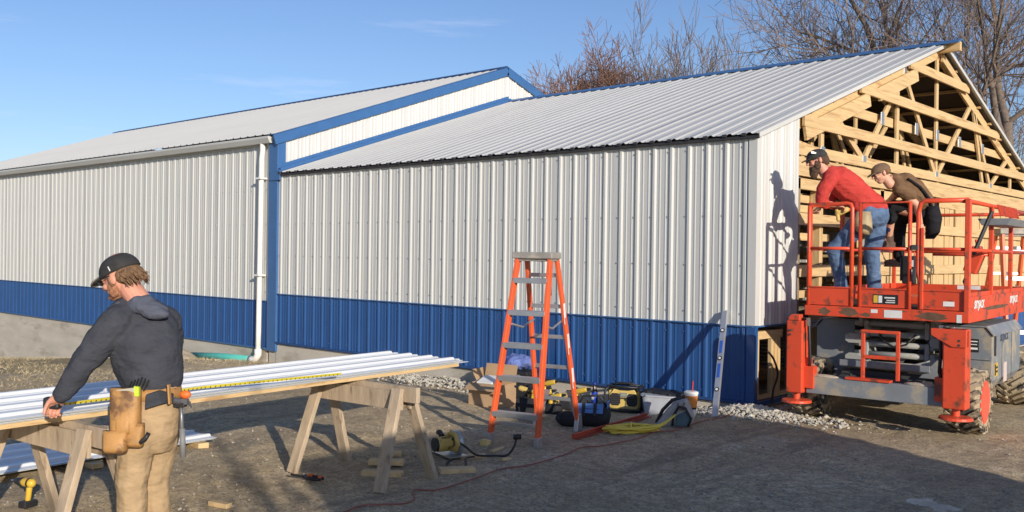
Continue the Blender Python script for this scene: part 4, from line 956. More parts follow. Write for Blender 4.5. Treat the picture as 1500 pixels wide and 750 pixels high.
# aluminium level on the wall
p0 = G(1047, 611); p1 = PY(1062, 456, 9.265)
T = Thing('spirit_level', 'long aluminium spirit level with blue ends leaning on the blue siding', 'level', p0, 0)
d = (p1-p0); u = d.normalized()
T.part('body', MB().bar((0, 0, 0), d, .030, .062, (1, 0, 0)), mat('bright_aluminium', (.62, .63, .64), .35, .7, var=.08), bev=.003)
nrm = u.cross(V(1, 0, 0)).normalized()
if nrm.y > 0: nrm = -nrm
for a, b in ((.35, .48), (.58, .70)): T.part('blue_label', MB().bar(d*a+nrm*.016, d*b+nrm*.016, .002, .034, (1, 0, 0)), mat('level_blue', (.03, .10, .42), .4))
for k in (.24, .53, .80): 
    vz = T.part('vial', MB().tube(d*k+nrm*.014, d*k+nrm*.019, .026, n=18), BLKP); T.part('vial_glass', MB().tube(d*k+nrm*.017, d*k+nrm*.022, .014, n=12), STK, parent=vz)
# steel channel on the dirt
a, b = G(838, 644), G(948, 611)
solo('steel_channel', MB().bar(a+V(0, 0, .03), b+V(0, 0, .03), .006, .034, (0, 0, 1)).bar(a+V(0, 0, .006)+V(.02, .02, 0), b+V(0, 0, .006)+V(.02, .02, 0), .05, .006).bar(a+V(0, 0, .047)+V(.01, .01, 0), b+V(0, 0, .047)+V(.01, .01, 0), .022, .006), mat('orange_red_box_level', (.45, .07, .035), .5, dirt=(.6, .5, .45), dirt_at=.66, dscale=9), 'long orange-red level lying on the dirt beside the yellow cord', 'level')
# yellow cord bundle
T = thing_at(925, 634, 'yellow_cord', 'coiled bundle of yellow extension cord on the dirt', 'cord', 38)
yc = MB(); rgc = random.Random(4)
for i in range(11):
    a = rgc.uniform(.15, .27); w = rgc.uniform(.03, .09); ox, oy = rgc.uniform(-.05, .03), rgc.uniform(-.03, .03)
    pts = []
    for k in range(25):
        q = 2*math.pi*k/24; pts.append((ox+a*math.cos(q), oy+w*math.sin(q)+.05*math.cos(q), .012+.011*(i % 5)+.008*math.sin(3*q+i)))
    yc.path(pts, .0105, 6, cap=False)
yc.path([(.2, .06, .03), (.3, .14, .05), (.37, .17, .10), (.42, .2, .14)], .009, 6); yc.path([(-.02, -.10, .04), (.0, 0, .09), (.02, .1, .04)], .010, 6); yc.path([(.18, .1, .05), (.28, .12, .06), (.36, .2, .09), (.40, .24, .12)], .009, 6)
T.part('coil', yc, mat('yellow_cable', (.78, .60, .08), .5, var=.1), smooth=True)
# red extension cord
pts = [G(*q)+V(0, 0, .010) for q in ((1182, 592), (1150, 603), (1118, 607), (1080, 606), (1058, 613), (1035, 617), (1010, 624), (985, 632), (960, 634), (945, 640), (925, 646), (905, 650), (880, 655), (852, 657), (832, 666), (805, 675), (770, 684), (735, 690), (700, 701), (668, 712), (636, 720), (606, 720), (607, 733), (590, 740), (560, 741), (530, 743), (505, 752), (480, 765))]
def smoothpts(P, n=6):
    o = []
    for i in range(len(P)-1):
        p0, p1, p2, p3 = P[max(i-1, 0)], P[i], P[i+1], P[min(i+2, len(P)-1)]
        for k in range(n):
            t = k/n; o.append(.5*((2*p1)+(p2-p0)*t+(2*p0-5*p1+4*p2-p3)*t*t+(3*p1-p0-3*p2+p3)*t**3))
    return o+[P[-1]]
solo('red_cord', MB().path(smoothpts(pts), .0055, 6), mat('red_cable', (.30, .10, .075), .6, var=.15), 'thin red extension cord winding across the yard to the shed corner', 'cord', smooth=True)
# circular saw
T = thing_at(655, 668, 'circular_saw', 'yellow circular saw resting on its shoe on the dirt', 'circular saw', 165)
T.o.scale = (1.15, 1.15, 1.15)
T.part('shoe', MB().box((0, -.02, .012), (.26, .15, .005)), ALU)
T.part('blade_guard', MB().path([(-.02, -.075, .085), (-.02, -.068, .085), (-.02, -.045, .085), (-.02, -.035, .085)], [.075, .092, .092, .075], 26), ALU, smooth=False)
T.part('blade', MB().tube((-.02, -.062, .07), (-.02, -.059, .07), .088, n=30), CHROME)
T.part('motor', MB().tube((.0, -.03, .085), (.0, .09, .085), .052, n=18).box((.0, .03, .10), (.11, .10, .06)), YDULL, bev=.012)
T.part('motor_cap', MB().tube((.0, .085, .085), (.0, .105, .085), .048, n=18), BLKP)
T.part('handle', MB().path([(-.03, .02, .14), (-.07, .01, .175), (-.12, .0, .16), (-.15, .0, .11), (-.12, .0, .06), (-.05, .0, .06)], .018, 9), YDULL, smooth=True)
T.part('front_grip', MB().path([(.04, .02, .13), (.08, .02, .155), (.10, .02, .15)], .019, 9), BLKP, smooth=True)
T.part('vent', MB().box((.0, .03, .132), (.06, .05, .006)).box((.05, -.02, .132), (.03, .03, .006)), BLKP)
scd = MB().path(smoothpts([V(-.10, .02, .14), V(-.16, -.05, .09), V(-.20, -.12, .03), V(-.22, -.25, .015), V(-.25, -.34, .015), V(-.28, -.38, .08), V(-.27, -.40, .13)]), .008, 6)
scd.path(smoothpts([V(-.20, -.10, .02), V(-.30, .02, .04), V(-.42, .10, .015), V(-.40, .20, .012), V(-.28, .16, .012), V(-.18, .06, .015)]), .008, 6).box((-.27, -.41, .14), (.03, .05, .035))
T.part('cable', scd, BLKP, smooth=True)
# cordless drill bottom left
T = thing_at(38, 744, 'cordless_drill', 'yellow and black cordless drill standing at the lower left', 'drill', 18)
T.o.scale = (.85, .85, .85)
T.part('battery', MB().box((.02, 0, .03), (.075, .11, .05)), BLKP, bev=.008)
T.part('grip', MB().cap((.02, 0, .06), (.035, 0, .15), .020, .022), YELS, smooth=True)
T.part('motor_housing', MB().cap((.055, 0, .185), (-.015, 0, .185), .034, .032), YELS, smooth=True); T.part('motor_band', MB().tube((.03, 0, .185), (.045, 0, .185), .0365, n=16), BLKP)
T.part('chuck', MB().path([(-.03, 0, .185), (-.06, 0, .185), (-.10, 0, .185), (-.125, 0, .185)], [.032, .03, .024, .012], 14), BLKP, smooth=True); T.part('bit', MB().tube((-.12, 0, .185), (-.16, 0, .185), .006), CHROME); T.part('trigger', MB().box((-.005, 0, .14), (.02, .02, .04)), BLKP, bev=.004)
# snips
T = thing_at(445, 703, 'metal_snips', 'black metal snips with orange grips on the dirt by the sawhorse foot', 'snips', 18)
T.part('handle', MB().path([(.0, 0, .02), (.06, .02, .022), (.13, .015, .02), (.16, .01, .02)], [.012, .015, .013, .010], 8), BLKP, smooth=True); T.part('handle', MB().path([(.0, 0, .02), (.06, -.03, .022), (.12, -.035, .02), (.16, -.02, .02)], [.012, .015, .013, .010], 8), BLKP, smooth=True)
for a_, b_ in (((.03, .012, .025), (.065, .018, .026)), ((.12, .018, .022), (.15, .012, .022))): T.part('grip_band', MB().tube(a_, b_, .017, n=10), mat('orange_grip', (.80, .16, .03), .5))
T.part('jaw', MB().prism([V(.0, -.02, .015), V(.0, .02, .015), V(-.12, .0, .015)], (0, 0, .014)), BLKP, bev=.003); T.part('jaw_bolt', MB().tube((0, 0, .01), (0, 0, .04), .010, n=8), CHROME)
# yard clutter inside the shed
LUM = mat('grey_lumber', (.42, .36, .28), .85, var=.25, scale=5)
T = Thing('lumber_stack', 'stack of grey boards inside the shed seen through the low corner frame', 'lumber', (-7.4, 12.9, 0))
bmsh = MB().box((0, 0, 0), (3.6, .14, .036)).mesh('board', LUM)
for r in range(17):
    for c in range(4): link('board', bmsh, T.o, (random.uniform(-.05, .05), -.40+.16*c+random.uniform(-.008, .008), .08+r*.052))
pl = Thing('lumber_stack', 'paler stack of boards deep in the shed behind the red shirted man', 'lumber', (-8.2, 15.2, 0))
bm2 = MB().box((0, 0, 0), (3.4, .14, .04)).mesh('board', BLK)
for r in range(9):
    for c in range(3): link('board', bm2, pl.o, (random.uniform(-.08, .08), -.3+.17*c, 1.0+r*.09))
pl.part('trestle', MB().box((-1.2, -.1, .45), (.1, .6, .9)).box((1.2, -.1, .45), (.1, .6, .9)), WOLD)
solo('black_cable', MB().path(smoothpts([V(-4.80, 9.45, .62), V(-4.80, 9.60, .52), V(-4.79, 9.68, .35), V(-4.80, 9.60, .18), V(-4.74, 9.45, .05), V(-4.66, 9.2, .06), V(-4.5, 9.0, .03)]), .012, 7), BLKP, 'black cable looping through the low corner frame', 'cable', smooth=True)
# ------------------------------------------------------------------ people
SKIN = mat('skin', (.62, .33, .22), .55, var=.08, scale=25, bump=.1, bscale=120); SKINP = mat('ruddy_skin', (.60, .28, .19), .55, var=.1, scale=25, bump=.1, bscale=120)
HAIRB = mat('brown_hair', (.16, .085, .045), .8, var=.35, scale=40, stretch=(1, 1, .2), bump=.6, bscale=90); BEARD = mat('dark_beard', (.09, .05, .03), .9, var=.35, scale=60, bump=.8, bscale=120)
REDBEARD = mat('red_brown_beard', (.33, .15, .08), .9, var=.3, scale=60, bump=.8, bscale=120)
HOOD = mat('charcoal_fleece', (.052, .056, .068), .95, var=.14, scale=9, bump=.85, bscale=7, bdist=.035, spec=.15, stretch=(1, 1, 1.9)); TAN = mat('tan_canvas', (.41, .29, .165), .9, var=.16, scale=6, bump=.85, bscale=7, bdist=.035, spec=.15, stretch=(1, 1, 1.9), dirt=(.38, .24, .12), dirt_at=.60, dscale=5)
LEA = mat('tan_leather', (.42, .22, .07), .6, var=.22, scale=7, bump=.4, bscale=40, dirt=(.16, .08, .035), dirt_at=.54, dscale=8)
DENIM = mat('blue_denim', (.10, .16, .27), .9, var=.25, scale=8, bump=.85, bscale=7, bdist=.035, spec=.15, stretch=(1, 1, 1.9), dirt=(.24, .32, .44), dirt_at=.57, dscale=5)
REDS = mat('red_cotton', (.50, .055, .045), .9, var=.10, scale=8, bump=.85, bscale=7, bdist=.035, spec=.15, stretch=(1, 1, 1.9)); BRNS = mat('brown_cotton', (.17, .10, .055), .9, var=.15, scale=8, bump=.85, bscale=7, bdist=.035, spec=.15, stretch=(1, 1, 1.9))
BLKC = mat('black_cloth', (.020, .020, .024), .9, var=.25, scale=8, bump=.85, bscale=7, bdist=.035, spec=.15, stretch=(1, 1, 1.9)); BOOT = mat('tan_boot', (.33, .23, .13), .8, var=.2, scale=12, bump=.3); BRCAP = mat('brown_cap', (.16, .10, .06), .9, var=.2, scale=20)
def frame(f, u):                                     # orthonormal (left, forward, up)
    f = Vector(f).normalized(); u = Vector(u); l = u.cross(f).normalized(); u = f.cross(l); return l, f, u
def head(mb, c, f, u, s=1.0):
    l, f, u = frame(f, u); c = Vector(c); P = lambda a, b, d: c+(l*a+f*b+u*d)*s
    E = lambda p, a, b, d: mb.ell(P(*p), l*a*s, f*b*s, u*d*s)
    E((0, -.010, .035), .076, .097, .088); E((0, .022, -.020), .066, .074, .082); E((0, .045, -.075), .042, .042, .036)
    E((0, .084, .030), .050, .018, .014); mb.cap(P(0, .092, .020), P(0, .116, -.016), .009*s, .015*s, 8); E((0, .104, -.020), .018, .012, .010)
    E((0, .090, -.048), .026, .012, .0075); E((0, .089, -.058), .023, .011, .0075)
    for q in (-1, 1):
        E((q*.036, .074, -.018), .024, .020, .020); E((q*.078, -.005, -.005), .010, .020, .031); E((q*.030, .080, .012), .013, .012, .010)
    mb.cap(P(0, -.02, -.06), P(0, -.045, -.16), .056*s, .060*s, 14)
    return P, l, f, u
def hand(mb, wrist, d, n, side, curl=.5, s=1.0, thumb=.6):
    """d: finger direction, n: direction the palm faces, side: towards the thumb"""
    d = Vector(d).normalized(); n = Vector(n); n = (n-d*n.dot(d)).normalized(); sd = d.cross(n)
    if sd.dot(Vector(side)) < 0: sd = -sd
    w = Vector(wrist); pc = w+d*.048*s
    mb.ell(pc, sd*.042*s, d*.052*s, n*.017*s); mb.ell(w+d*.03*s+sd*.022*s+n*.008*s, sd*.020*s, d*.032*s, n*.016*s)
    for k, (o, L) in enumerate(((.030, .070), (.010, .080), (-.010, .074), (-.029, .058))):
        b = w+(d*.088+sd*o)*s; a = curl*.5; p = b; mb.cap(w+d*.05*s+sd*o*.8*s, b, .011*s, .0105*s, 8)
        for j, fr in enumerate((.45, .30, .25)):
            dd = d*math.cos(a)+n*math.sin(a)+sd*o*.9; q = p+dd*L*fr*s; mb.cap(p, q, (.0098-.0008*j)*s, (.0092-.0010*j)*s, 8); p = q; a += curl*.9
    p = w+(d*.022+sd*.030)*s; a = thumb
    for j, L in enumerate((.036, .032, .026)):
        dd = (d*math.cos(a*.8)+sd*math.sin(a)*(.9-.4*j)+n*(.25+.30*j*curl)).normalized(); q = p+dd*L*s; mb.cap(p, q, (.0135-.0015*j)*s, (.012-.0015*j)*s, 8); p = q
def cap_mesh(P, l, f, u, s, bill=.085, back=False, grow=1.0):
    m = MB(); q = -1 if back else 1
    secs = []
    for i in range(9):
        t = i/8*math.pi/2; rr = max(math.cos(t)**.8, .03)
        secs.append((P(0, -.006, .026+.092*math.sin(t)), l*.089*rr*s*grow, f*.111*rr*s*grow))
    m.loft(secs, 24)
    pts = []
    for i in range(11):
        a = math.pi*i/10; pts.append(P(.070*math.cos(a), q*(.080+(bill)*math.sin(a)**.8), .034-.018*math.sin(a)))
    m.prism(pts, u*.006*s)
    m.ell(P(0, -.006, .118), l*.008*s, f*.008*s, u*.005*s)
    return m
def glasses(T, P, l, f, u, s, m=None):
    g = MB()
    for q in (-1, 1):
        g.ell(P(q*.032, .102, .014), l*.026*s, f*.006*s, u*.018*s); g.path([P(q*.058, .096, .020), P(q*.078, .05, .020), P(q*.084, 0, .016), P(q*.080, -.02, .0)], .0032*s, 6)
    g.cap(P(-.01, .108, .020), P(.01, .108, .020), .003*s); T.part('sunglasses', g, BLKP, world=True, smooth=True)
def person(label, base, J, s, hf, hu, mats, extra, vox=.006, body_mat=None, hands=()):
    """J: joints (world). The body is ONE mesh; clothing, hair and cap are its neighbours under the same Empty."""
    T = Thing('person', label, 'person', base)
    b = MB(); P, l, f, u = head(b, J['head'], hf, hu, s)
    b.limb([(J['neck'], .058*s), (J['chest'], .10*s)]); b.cap(J['chest'], J['belly'], .125*s, .115*s, 16); b.cap(J['belly'], J['pelvis'], .105*s, .11*s, 16)
    b.limb([(J['shL'], .062*s), (J['shR'], .062*s)])
    for q in 'LR':
        b.limb([(J['sh'+q], .056*s), (J['el'+q], .042*s), (J['wr'+q], .029*s)])
        b.limb([(J['hip'+q], .082*s), (J['kn'+q], .056*s), (J['an'+q], .040*s)]); b.cap(J['an'+q], J['toe'+q], .036*s, .030*s)
    for h in hands: hand(b, *h)
    o = T.part('body', b, body_mat or SKIN, world=True, smooth=True); remesh(o, vox, 2)
    return T, P, l, f, u
def cloth(T, name, mb, m, vox=.011, sm=3, disp=.02, size=.07):
    o = T.part(name, mb, m, world=True, smooth=True); remesh(o, vox, sm, disp, size); return o
def boots(T, J, m, s=1.0):
    for q in 'LR':
        a, t = Vector(J['an'+q]), Vector(J['toe'+q]); d = (t-a); d.z = 0; d.normalize(); sd = V(-d.y, d.x, 0)
        zb = min(a.z, t.z)-.045*s
        mb = MB(); mb.cap(a+V(0, 0, .06*s), a+V(0, 0, -.01*s), .056*s, .056*s); mb.ell(V(a.x, a.y, zb+.035*s)-d*.02*s, d*.065*s, sd*.045*s, V(0, 0, .040*s)); mb.ell(V(a.x, a.y, zb+.038*s)+d*.09*s, d*.10*s, sd*.050*s, V(0, 0, .042*s))
        mb.box((a.x+d.x*.05*s, a.y+d.y*.05*s, zb-.004), (.25*s, .085*s, .022*s), Matrix((d, sd, V(0, 0, 1))).transposed())
        cloth(T, 'boot', mb, m, .008, 2, 0)

lat = RV.copy(); dep = V(FV.x, FV.y, 0).normalized(); up = V(0, 0, 1)
# --- worker with the tape, charcoal hoodie, seen from behind
F1 = V(-.97, -.22, 0)                                  # the way he faces
J = dict(head=D(178, 406, 4.98), neck=D(196, 446, 5.02), chest=D(205, 480, 5.03), belly=D(214, 530, 4.99), pelvis=D(221, 590, 4.98),
         shL=D(170, 470, 4.88), shR=D(242, 470, 5.17), elL=D(122, 532, 4.84), wrL=D(90, 578, 4.82), elR=D(246, 535, 5.30), wrR=D(222, 575, 5.48),
         hipL=D(204, 606, 4.92), hipR=D(237, 604, 5.06), knL=D(191, 700, 4.90), knR=D(226, 702, 5.04), anL=D(196, 800, 4.90), anR=D(232, 800, 5.06))
for q in 'LR': J['toe'+q] = Vector(J['an'+q])+F1*.17+V(0, 0, -.04)
base = V((J['anL'].x+J['anR'].x)/2, (J['anL'].y+J['anR'].y)/2, 0)
for q in 'LR': J['an'+q].z = .09; J['toe'+q].z = .05
hw_ = J['wrL']; hd = (D(78, 598, 4.85)-hw_).normalized()
T, P, l, f, u = person('worker in charcoal hoodie, tan trousers and dark cap measuring the white sheets', base, J, 1.04, -lat*.90+dep*.28-up*.42, up-lat*.32, None, None, .0045, SKINP,
    hands=[(hw_, hd, V(.30, -.2, -.95), V(.9, -.3, -.1), 1.0, 1.0, .5), (J['wrR'], V(-.8, .1, -.3), V(0, 0, -1), V(0, -1, 0), .6, 1.0)])
lat = RV.copy(); dep = V(FV.x, FV.y, 0).normalized(); up = V(0, 0, 1)
S = lambda px, py, t, a, b, tilt=0: (D(px, py, t), lat*a+up*tilt, dep*b)
h = MB()
h.loft([S(222, 565, 5.0, .154, .140), S(220, 548, 5.0, .172, .155), S(216, 528, 5.0, .184, .168), S(212, 500, 5.0, .188, .17), S(208, 475, 5.02, .182, .165), S(204, 457, 5.03, .150, .13), S(200, 446, 5.03, .095, .09), S(197, 440, 5.03, .07, .07)], 26)
h.limb([(J['shL']+V(0, 0, -.01), .088), (D(148, 500, 4.86), .082), (J['elL'], .070), (D(104, 560, 4.83), .058), (D(93, 575, 4.82), .049)]); h.cap(D(96, 570, 4.825), D(91, 577, 4.82), .052, .046)
h.limb([(J['shR'], .088), (D(248, 500, 5.25), .078), (J['elR'], .065), (J['wrR'], .045)])
h.limb([(D(196, 452, 5.03), .10), (J['shR']+V(0, 0, 0), .075)]); h.limb([(D(196, 455, 5.02), .10), (J['shL'], .082)])
h.cap(D(224, 558, 5.0), D(222, 566, 5.0), .146, .142, 20)
cloth(T, 'hoodie', h, HOOD, .008, 3, .022, .09)
hd2 = MB(); hd2.ell(D(216, 451, 4.93), lat*.112+up*-.010, dep*.075, up*.040); hd2.ell(D(228, 460, 4.90), lat*.075, dep*.05, up*.030); hd2.ell(D(208, 440, 4.95), lat*.075, dep*.07, up*.032); hd2.ell(D(180, 448, 4.95), lat*.045, dep*.06, up*.030)
cloth(T, 'hood', hd2, mat('charcoal_fleece_hood', (.085, .095, .125), .95, var=.14, scale=9, bump=.6, bscale=140), .009, 3, .02, .05)
t = MB()
t.loft([S(222, 561, 4.99, .148, .128), S(221, 572, 4.99, .150, .130), S(221, 600, 4.99, .158, .14), S(219, 635, 4.98, .145, .135), S(216, 660, 4.98, .115, .11)], 24)
t.limb([(D(205, 625, 4.91), .105), (D(198, 665, 4.90), .092), (D(193, 705, 4.90), .080), (D(194, 750, 4.90), .078), (V(J['anL'].x, J['anL'].y, .10), .082)])
t.limb([(D(236, 625, 5.05), .105), (D(231, 665, 5.05), .090), (D(226, 705, 5.04), .078), (D(229, 750, 5.05), .076), (V(J['anR'].x, J['anR'].y, .10), .080)])
cloth(T, 'trousers', t, TAN, .008, 3, .020, .09)
boots(T, J, BOOT)
T.part('cap', cap_mesh(P, l, f, u, 1.05, .095), mat('black_cap', (.028, .027, .027), .85, var=.3, scale=20), world=True, smooth=True)
T.part('cap_strap', MB().bar(P(.089, -.02, .035), P(.089, -.018, .060), .003, .004), STK, world=True)
T.part('bill_edge', MB().path([P(.070*math.cos(math.pi*i/10), .080+.087*math.sin(math.pi*i/10)**.8, .037-.018*math.sin(math.pi*i/10)) for i in range(11)], .0035, 6), mat('tan_edge', (.3, .24, .18), .8), world=True)
glasses(T, P, l, f, u, 1.0)
hm = MB(); hm.ell(P(0, -.045, .000), l*.083, f*.070, u*.062); hm.ell(P(0, -.055, -.030), l*.070, f*.045, u*.035)
for q in (-1, 1): hm.ell(P(q*.070, .015, -.005), l*.014, f*.014, u*.035)
rgh = random.Random(3)
for i in range(130):
    a = rgh.uniform(-1.5, 1.5); p0 = P(.078*math.sin(a), -.045-.062*math.cos(a), rgh.uniform(-.04, .02)); hm.path([p0, p0+(-u*.022+l*rgh.uniform(-.01, .01)-f*.006), p0+(-u*.042+l*rgh.uniform(-.02, .02)-f*rgh.uniform(0, .03))], [.005, .004, .001], 4)
T.part('hair', hm, mat('light_brown_hair', (.20, .115, .06), .8, var=.35, scale=40, bump=.6, bscale=90), world=True, smooth=True)
bm = MB(); bm.ell(P(0, .050, -.075), l*.054, f*.050, u*.040); bm.ell(P(0, .092, -.070), l*.030, f*.020, u*.026)
for q in (-1, 1): bm.ell(P(q*.060, .030, -.050), l*.014, f*.034, u*.045)
cloth(T, 'beard', bm, REDBEARD, .006, 2, .012, .015)
# belt, pouches, and other leather
bl = MB(); bl.loft([S(222, 566, 4.99, .153, .137), S(222, 582, 4.99, .160, .143)], 30); T.part('belt', bl, LEA, world=True, smooth=True)
pz = lambda px, py, t: D(px, py, t)
T.part('belt_pad', MB().prism([pz(212, 600, 4.81), pz(236, 592, 4.83), pz(251, 590, 4.90), pz(252, 577, 4.90), pz(232, 572, 4.82), pz(213, 578, 4.80)], dep*.03), HOOD, world=True, bev=.006)
def pouch(T, px0, px1, py0, py1, t, dpt, bulge=.0, name='pouch', m=None, parent=None):
    a, b, c, d = pz(px0, py0, t), pz(px1, py0, t), pz(px1-2, py1, t-.02), pz(px0+2, py1, t-.02); o = -dep*dpt
    mb = MB(); n = 6; vs = []
    secs = []
    for i in range(n+1):
        k = i/n; L = a.lerp(d, k); Rr = b.lerp(c, k); cc = (L+Rr)/2; w = (Rr-L)/2; q = dpt*(.55+.45*math.sin(min(1, k*1.25)*math.pi/2)) if k < .9 else dpt*.6
        secs.append((cc+o*.5, w, dep*q*.5))
    mb.loft(secs, 18, pw=.55); return T.part(name, mb, m or LEA, world=True, smooth=True, parent=parent)
pouch(T, 168, 212, 566, 640, 4.86, .10); pouch(T, 157, 193, 628, 660, 4.80, .09); pouch(T, 172, 196, 600, 634, 4.80, .05); pouch(T, 190, 216, 618, 652, 4.83, .08)
T.part('pouch_loop', MB().bar(pz(247, 563, 4.86), pz(249, 592, 4.86), .010, .03, dep), LEA, world=True, bev=.003)
T.part('tool_handle', MB().path([pz(196, 650, 4.76), pz(206, 648, 4.75), pz(214, 641, 4.75), pz(218, 634, 4.76)], .012, 8), BLKP, world=True, smooth=True)
T.part('notepad', MB().prism([pz(170, 571, 4.78), pz(196, 568, 4.78), pz(198, 580, 4.78), pz(171, 583, 4.78)], dep*.02), mat('grey_notepad', (.4, .38, .3), .6), world=True, bev=.003)
T.part('yellow_tab', MB().prism([pz(196, 566, 4.775), pz(203, 567, 4.775), pz(203, 581, 4.775), pz(197, 580, 4.775)], dep*.02), mat('lime_tab', (.55, .75, .05), .5), world=True)
nl = MB()
for i in range(6): nl.bar(pz(186+i*5, 572, 4.84), pz(193+i*5, 553+abs(i-3)*2, 4.83), .006, .012, dep)
T.part('driver_bits', nl, BLKP, world=True)
HM = Thing('hammer', 'steel hammer hanging from the belt of the worker in the hoodie', 'hammer', D(268, 668, 4.93))
HM.part('shaft', MB().path([D(265, 590, 4.94), D(266, 615, 4.935), D(268, 668, 4.93)], [.010, .011, .011], 10), mat('gun_steel', (.22, .22, .23), .4, .5), world=True, smooth=True)
HM.part('grip', MB().tube(D(267, 628, 4.932), D(268, 670, 4.93), .0155, n=10), mat('grey_grip', (.20, .20, .20), .6), world=True, smooth=True)
HM.part('hammer_head', MB().tube(D(252, 586, 4.90), D(262, 588, 4.93), .017, n=14).box(D(267, 588, 4.94), (.06, .03, .028), Matrix((lat, dep, up)).transposed()).path([D(272, 587, 4.95), D(277, 590, 4.96), D(281, 597, 4.965)], [.012, .010, .003], 8), mat('gun_steel2', (.16, .16, .17), .4, .5), world=True, smooth=False)
HM.part('holder', MB().box(D(264, 592, 4.95), (.06, .05, .03), Matrix((lat, dep, up)).transposed()), BLKP, world=True, bev=.004)
CL = Thing('chalk_reel', 'orange chalk reel hooked behind the hammer on the worker\'s belt', 'chalk line', D(272, 578, 5.0)); CL.part('reel', MB().ell(D(272, 578, 5.0), lat*.03, dep*.02, up*.022), mat('orange_grip', (.80, .16, .03), .5), world=True, smooth=True)
CL.part('reel_hook', MB().cap(D(266, 583, 5.0), D(262, 586, 5.0), .006), CHROME, world=True)
# tape measure in his hand and its blade on the sheet
tc_ = D(77, 593, 4.845)+V(0, 0, .01); TP = Thing('tape_measure', 'black tape measure in the worker\'s left hand with its yellow blade along the white sheets', 'tape measure', tc_)
TP.part('case', MB().box(tc_, (.085, .05, .062), Matrix((lat, dep, up)).transposed()), BLKP, world=True, bev=.012)
b0 = G(94, 592, TOPZ+.10); b1 = G(300, 567, TOPZ+.093); b2 = G(500, 547.5, TOPZ+.093)
TP.part('tape_blade', MB().bar(b0, b1, .0016, .021, V(.75, 0, 1)).bar(b1, b2, .0016, .021, V(.75, 0, 1)), mat('tape_yellow', (.80, .68, .05), .4, var=.02), world=True)
tk = MB(); 
for i in range(60):
    c = b0.lerp(b1, i/30) if i < 30 else b1.lerp(b2, (i-30)/30); dv = (b1-b0).normalized(); w_ = V(.0022, 0, -.0035); tk.bar(c+w_, c+dv*.006+w_, .0012, .010, V(.75, 0, 1))
o = TP.part('tape_marks', tk, BLKP, world=True); o['kind'] = 'stuff'

# --- man in the red shirt leaning on the guard rail of the lift
fz = 1.185
fl_ = lambda px, py, t: V(D(px, py, t).x, D(px, py, t).y, fz+.085)
J = dict(head=D(1197, 235, 9.92), neck=D(1214, 250, 9.95), chest=D(1230, 264, 9.98), belly=D(1256, 286, 10.03), pelvis=D(1278, 306, 10.08),
         shL=D(1216, 264, 9.80), shR=D(1228, 256, 10.12), elL=D(1204, 298, 9.80), wrL=D(1222, 300, 9.90), elR=D(1215, 293, 10.2), wrR=D(1203, 298, 10.2),
         hipL=D(1270, 313, 10.0), hipR=D(1285, 308, 10.15), knL=D(1222, 366, 10.02), knR=D(1277, 368, 10.12), anL=fl_(1232, 425, 10.05), anR=fl_(1281, 425, 10.12))
J['toeL'] = J['anL']-lat*.15+V(0, 0, -.03); J['toeR'] = J['anR']-lat*.14+V(0, 0, -.03)
base = V((J['anL'].x+J['anR'].x)/2, (J['anL'].y+J['anR'].y)/2, fz)
T, P, l, f, u = person('bearded man in a red shirt and jeans leaning over the lift guard rail', base, J, 1.0, -lat*.95+up*-.28+dep*-.05, up+lat*-.20, None, None, .007, SKINP,
    hands=[(J['wrL'], lat*.8-up*.2, -up, dep, 1.0, 1.0), (J['wrR'], -lat*.3-up*.9, -lat, dep, .9, 1.0)])
h = MB()
h.limb([(D(1219, 256, 9.96), .095), (J['chest'], .155), (D(1245, 277, 10.0), .158), (D(1262, 291, 10.04), .152), (D(1278, 303, 10.07), .145)])
h.limb([(J['shL'], .085), (D(1206, 278, 9.8), .075), (D(1203, 294, 9.80), .066), (D(1208, 298, 9.81), .058)]); h.limb([(J['shR'], .085), (J['elR'], .07), (D(1210, 296, 10.2), .06)])
h.limb([(D(1216, 252, 9.96), .075), (J['shL'], .08)]); h.limb([(D(1216, 252, 9.96), .075), (J['shR'], .08)])
h.limb([(D(1258, 300, 9.98), .09), (D(1286, 303, 10.05), .10)])
cloth(T, 'red_shirt', h, REDS, .010, 3, .022, .10)
t = MB(); t.cap(D(1276, 308, 10.07), D(1283, 316, 10.08), .150, .140, 16)
t.limb([(J['hipL'], .118), (D(1246, 342, 10.0), .100), (J['knL'], .083), (D(1230, 400, 10.04), .068), (J['anL'], .070)]); t.limb([(J['hipR'], .120), (D(1283, 340, 10.13), .105), (J['knR'], .085), (D(1280, 400, 10.12), .073), (J['anR'], .078)])
cloth(T, 'jeans', t, DENIM, .010, 3, .022, .09); boots(T, J, BOOT)
T.part('cap', cap_mesh(P, l, f, u, 1.03), mat('black_cap', (.028, .027, .027), .85, var=.3, scale=20), world=True, smooth=True)
T.part('cap_emblem', MB().box(P(.088, .05, .085), (.05, .012, .016), Matrix((lat, dep, up)).transposed()).box(P(.086, .058, .10), (.035, .012, .008), Matrix((lat, dep, up)).transposed()), STK, world=True)
glasses(T, P, l, f, u, 1.0)
hm = MB(); hm.ell(P(0, -.045, .005), l*.086, f*.078, u*.068); hm.ell(P(0, -.075, -.03), l*.07, f*.05, u*.05); cloth(T, 'hair', hm, BEARD, .008, 2, .02, .02)
bm = MB(); bm.ell(P(0, .050, -.085), l*.060, f*.060, u*.060); bm.ell(P(0, .075, -.125), l*.042, f*.042, u*.060)
for q in (-1, 1): bm.ell(P(q*.062, .030, -.045), l*.016, f*.036, u*.050)
cloth(T, 'beard', bm, BEARD, .008, 2, .02, .02)
T.part('tool_pouch', MB().loft([(D(1265, 310, 9.86), lat*.075, dep*.05), (D(1264, 325, 9.84), lat*.095, dep*.07), (D(1266, 338, 9.83), lat*.085, dep*.06), (D(1268, 344, 9.84), lat*.05, dep*.03)], 16), mat('suede_pouch', (.36, .29, .17), .9, var=.25, scale=15, bump=.4), world=True, smooth=True)
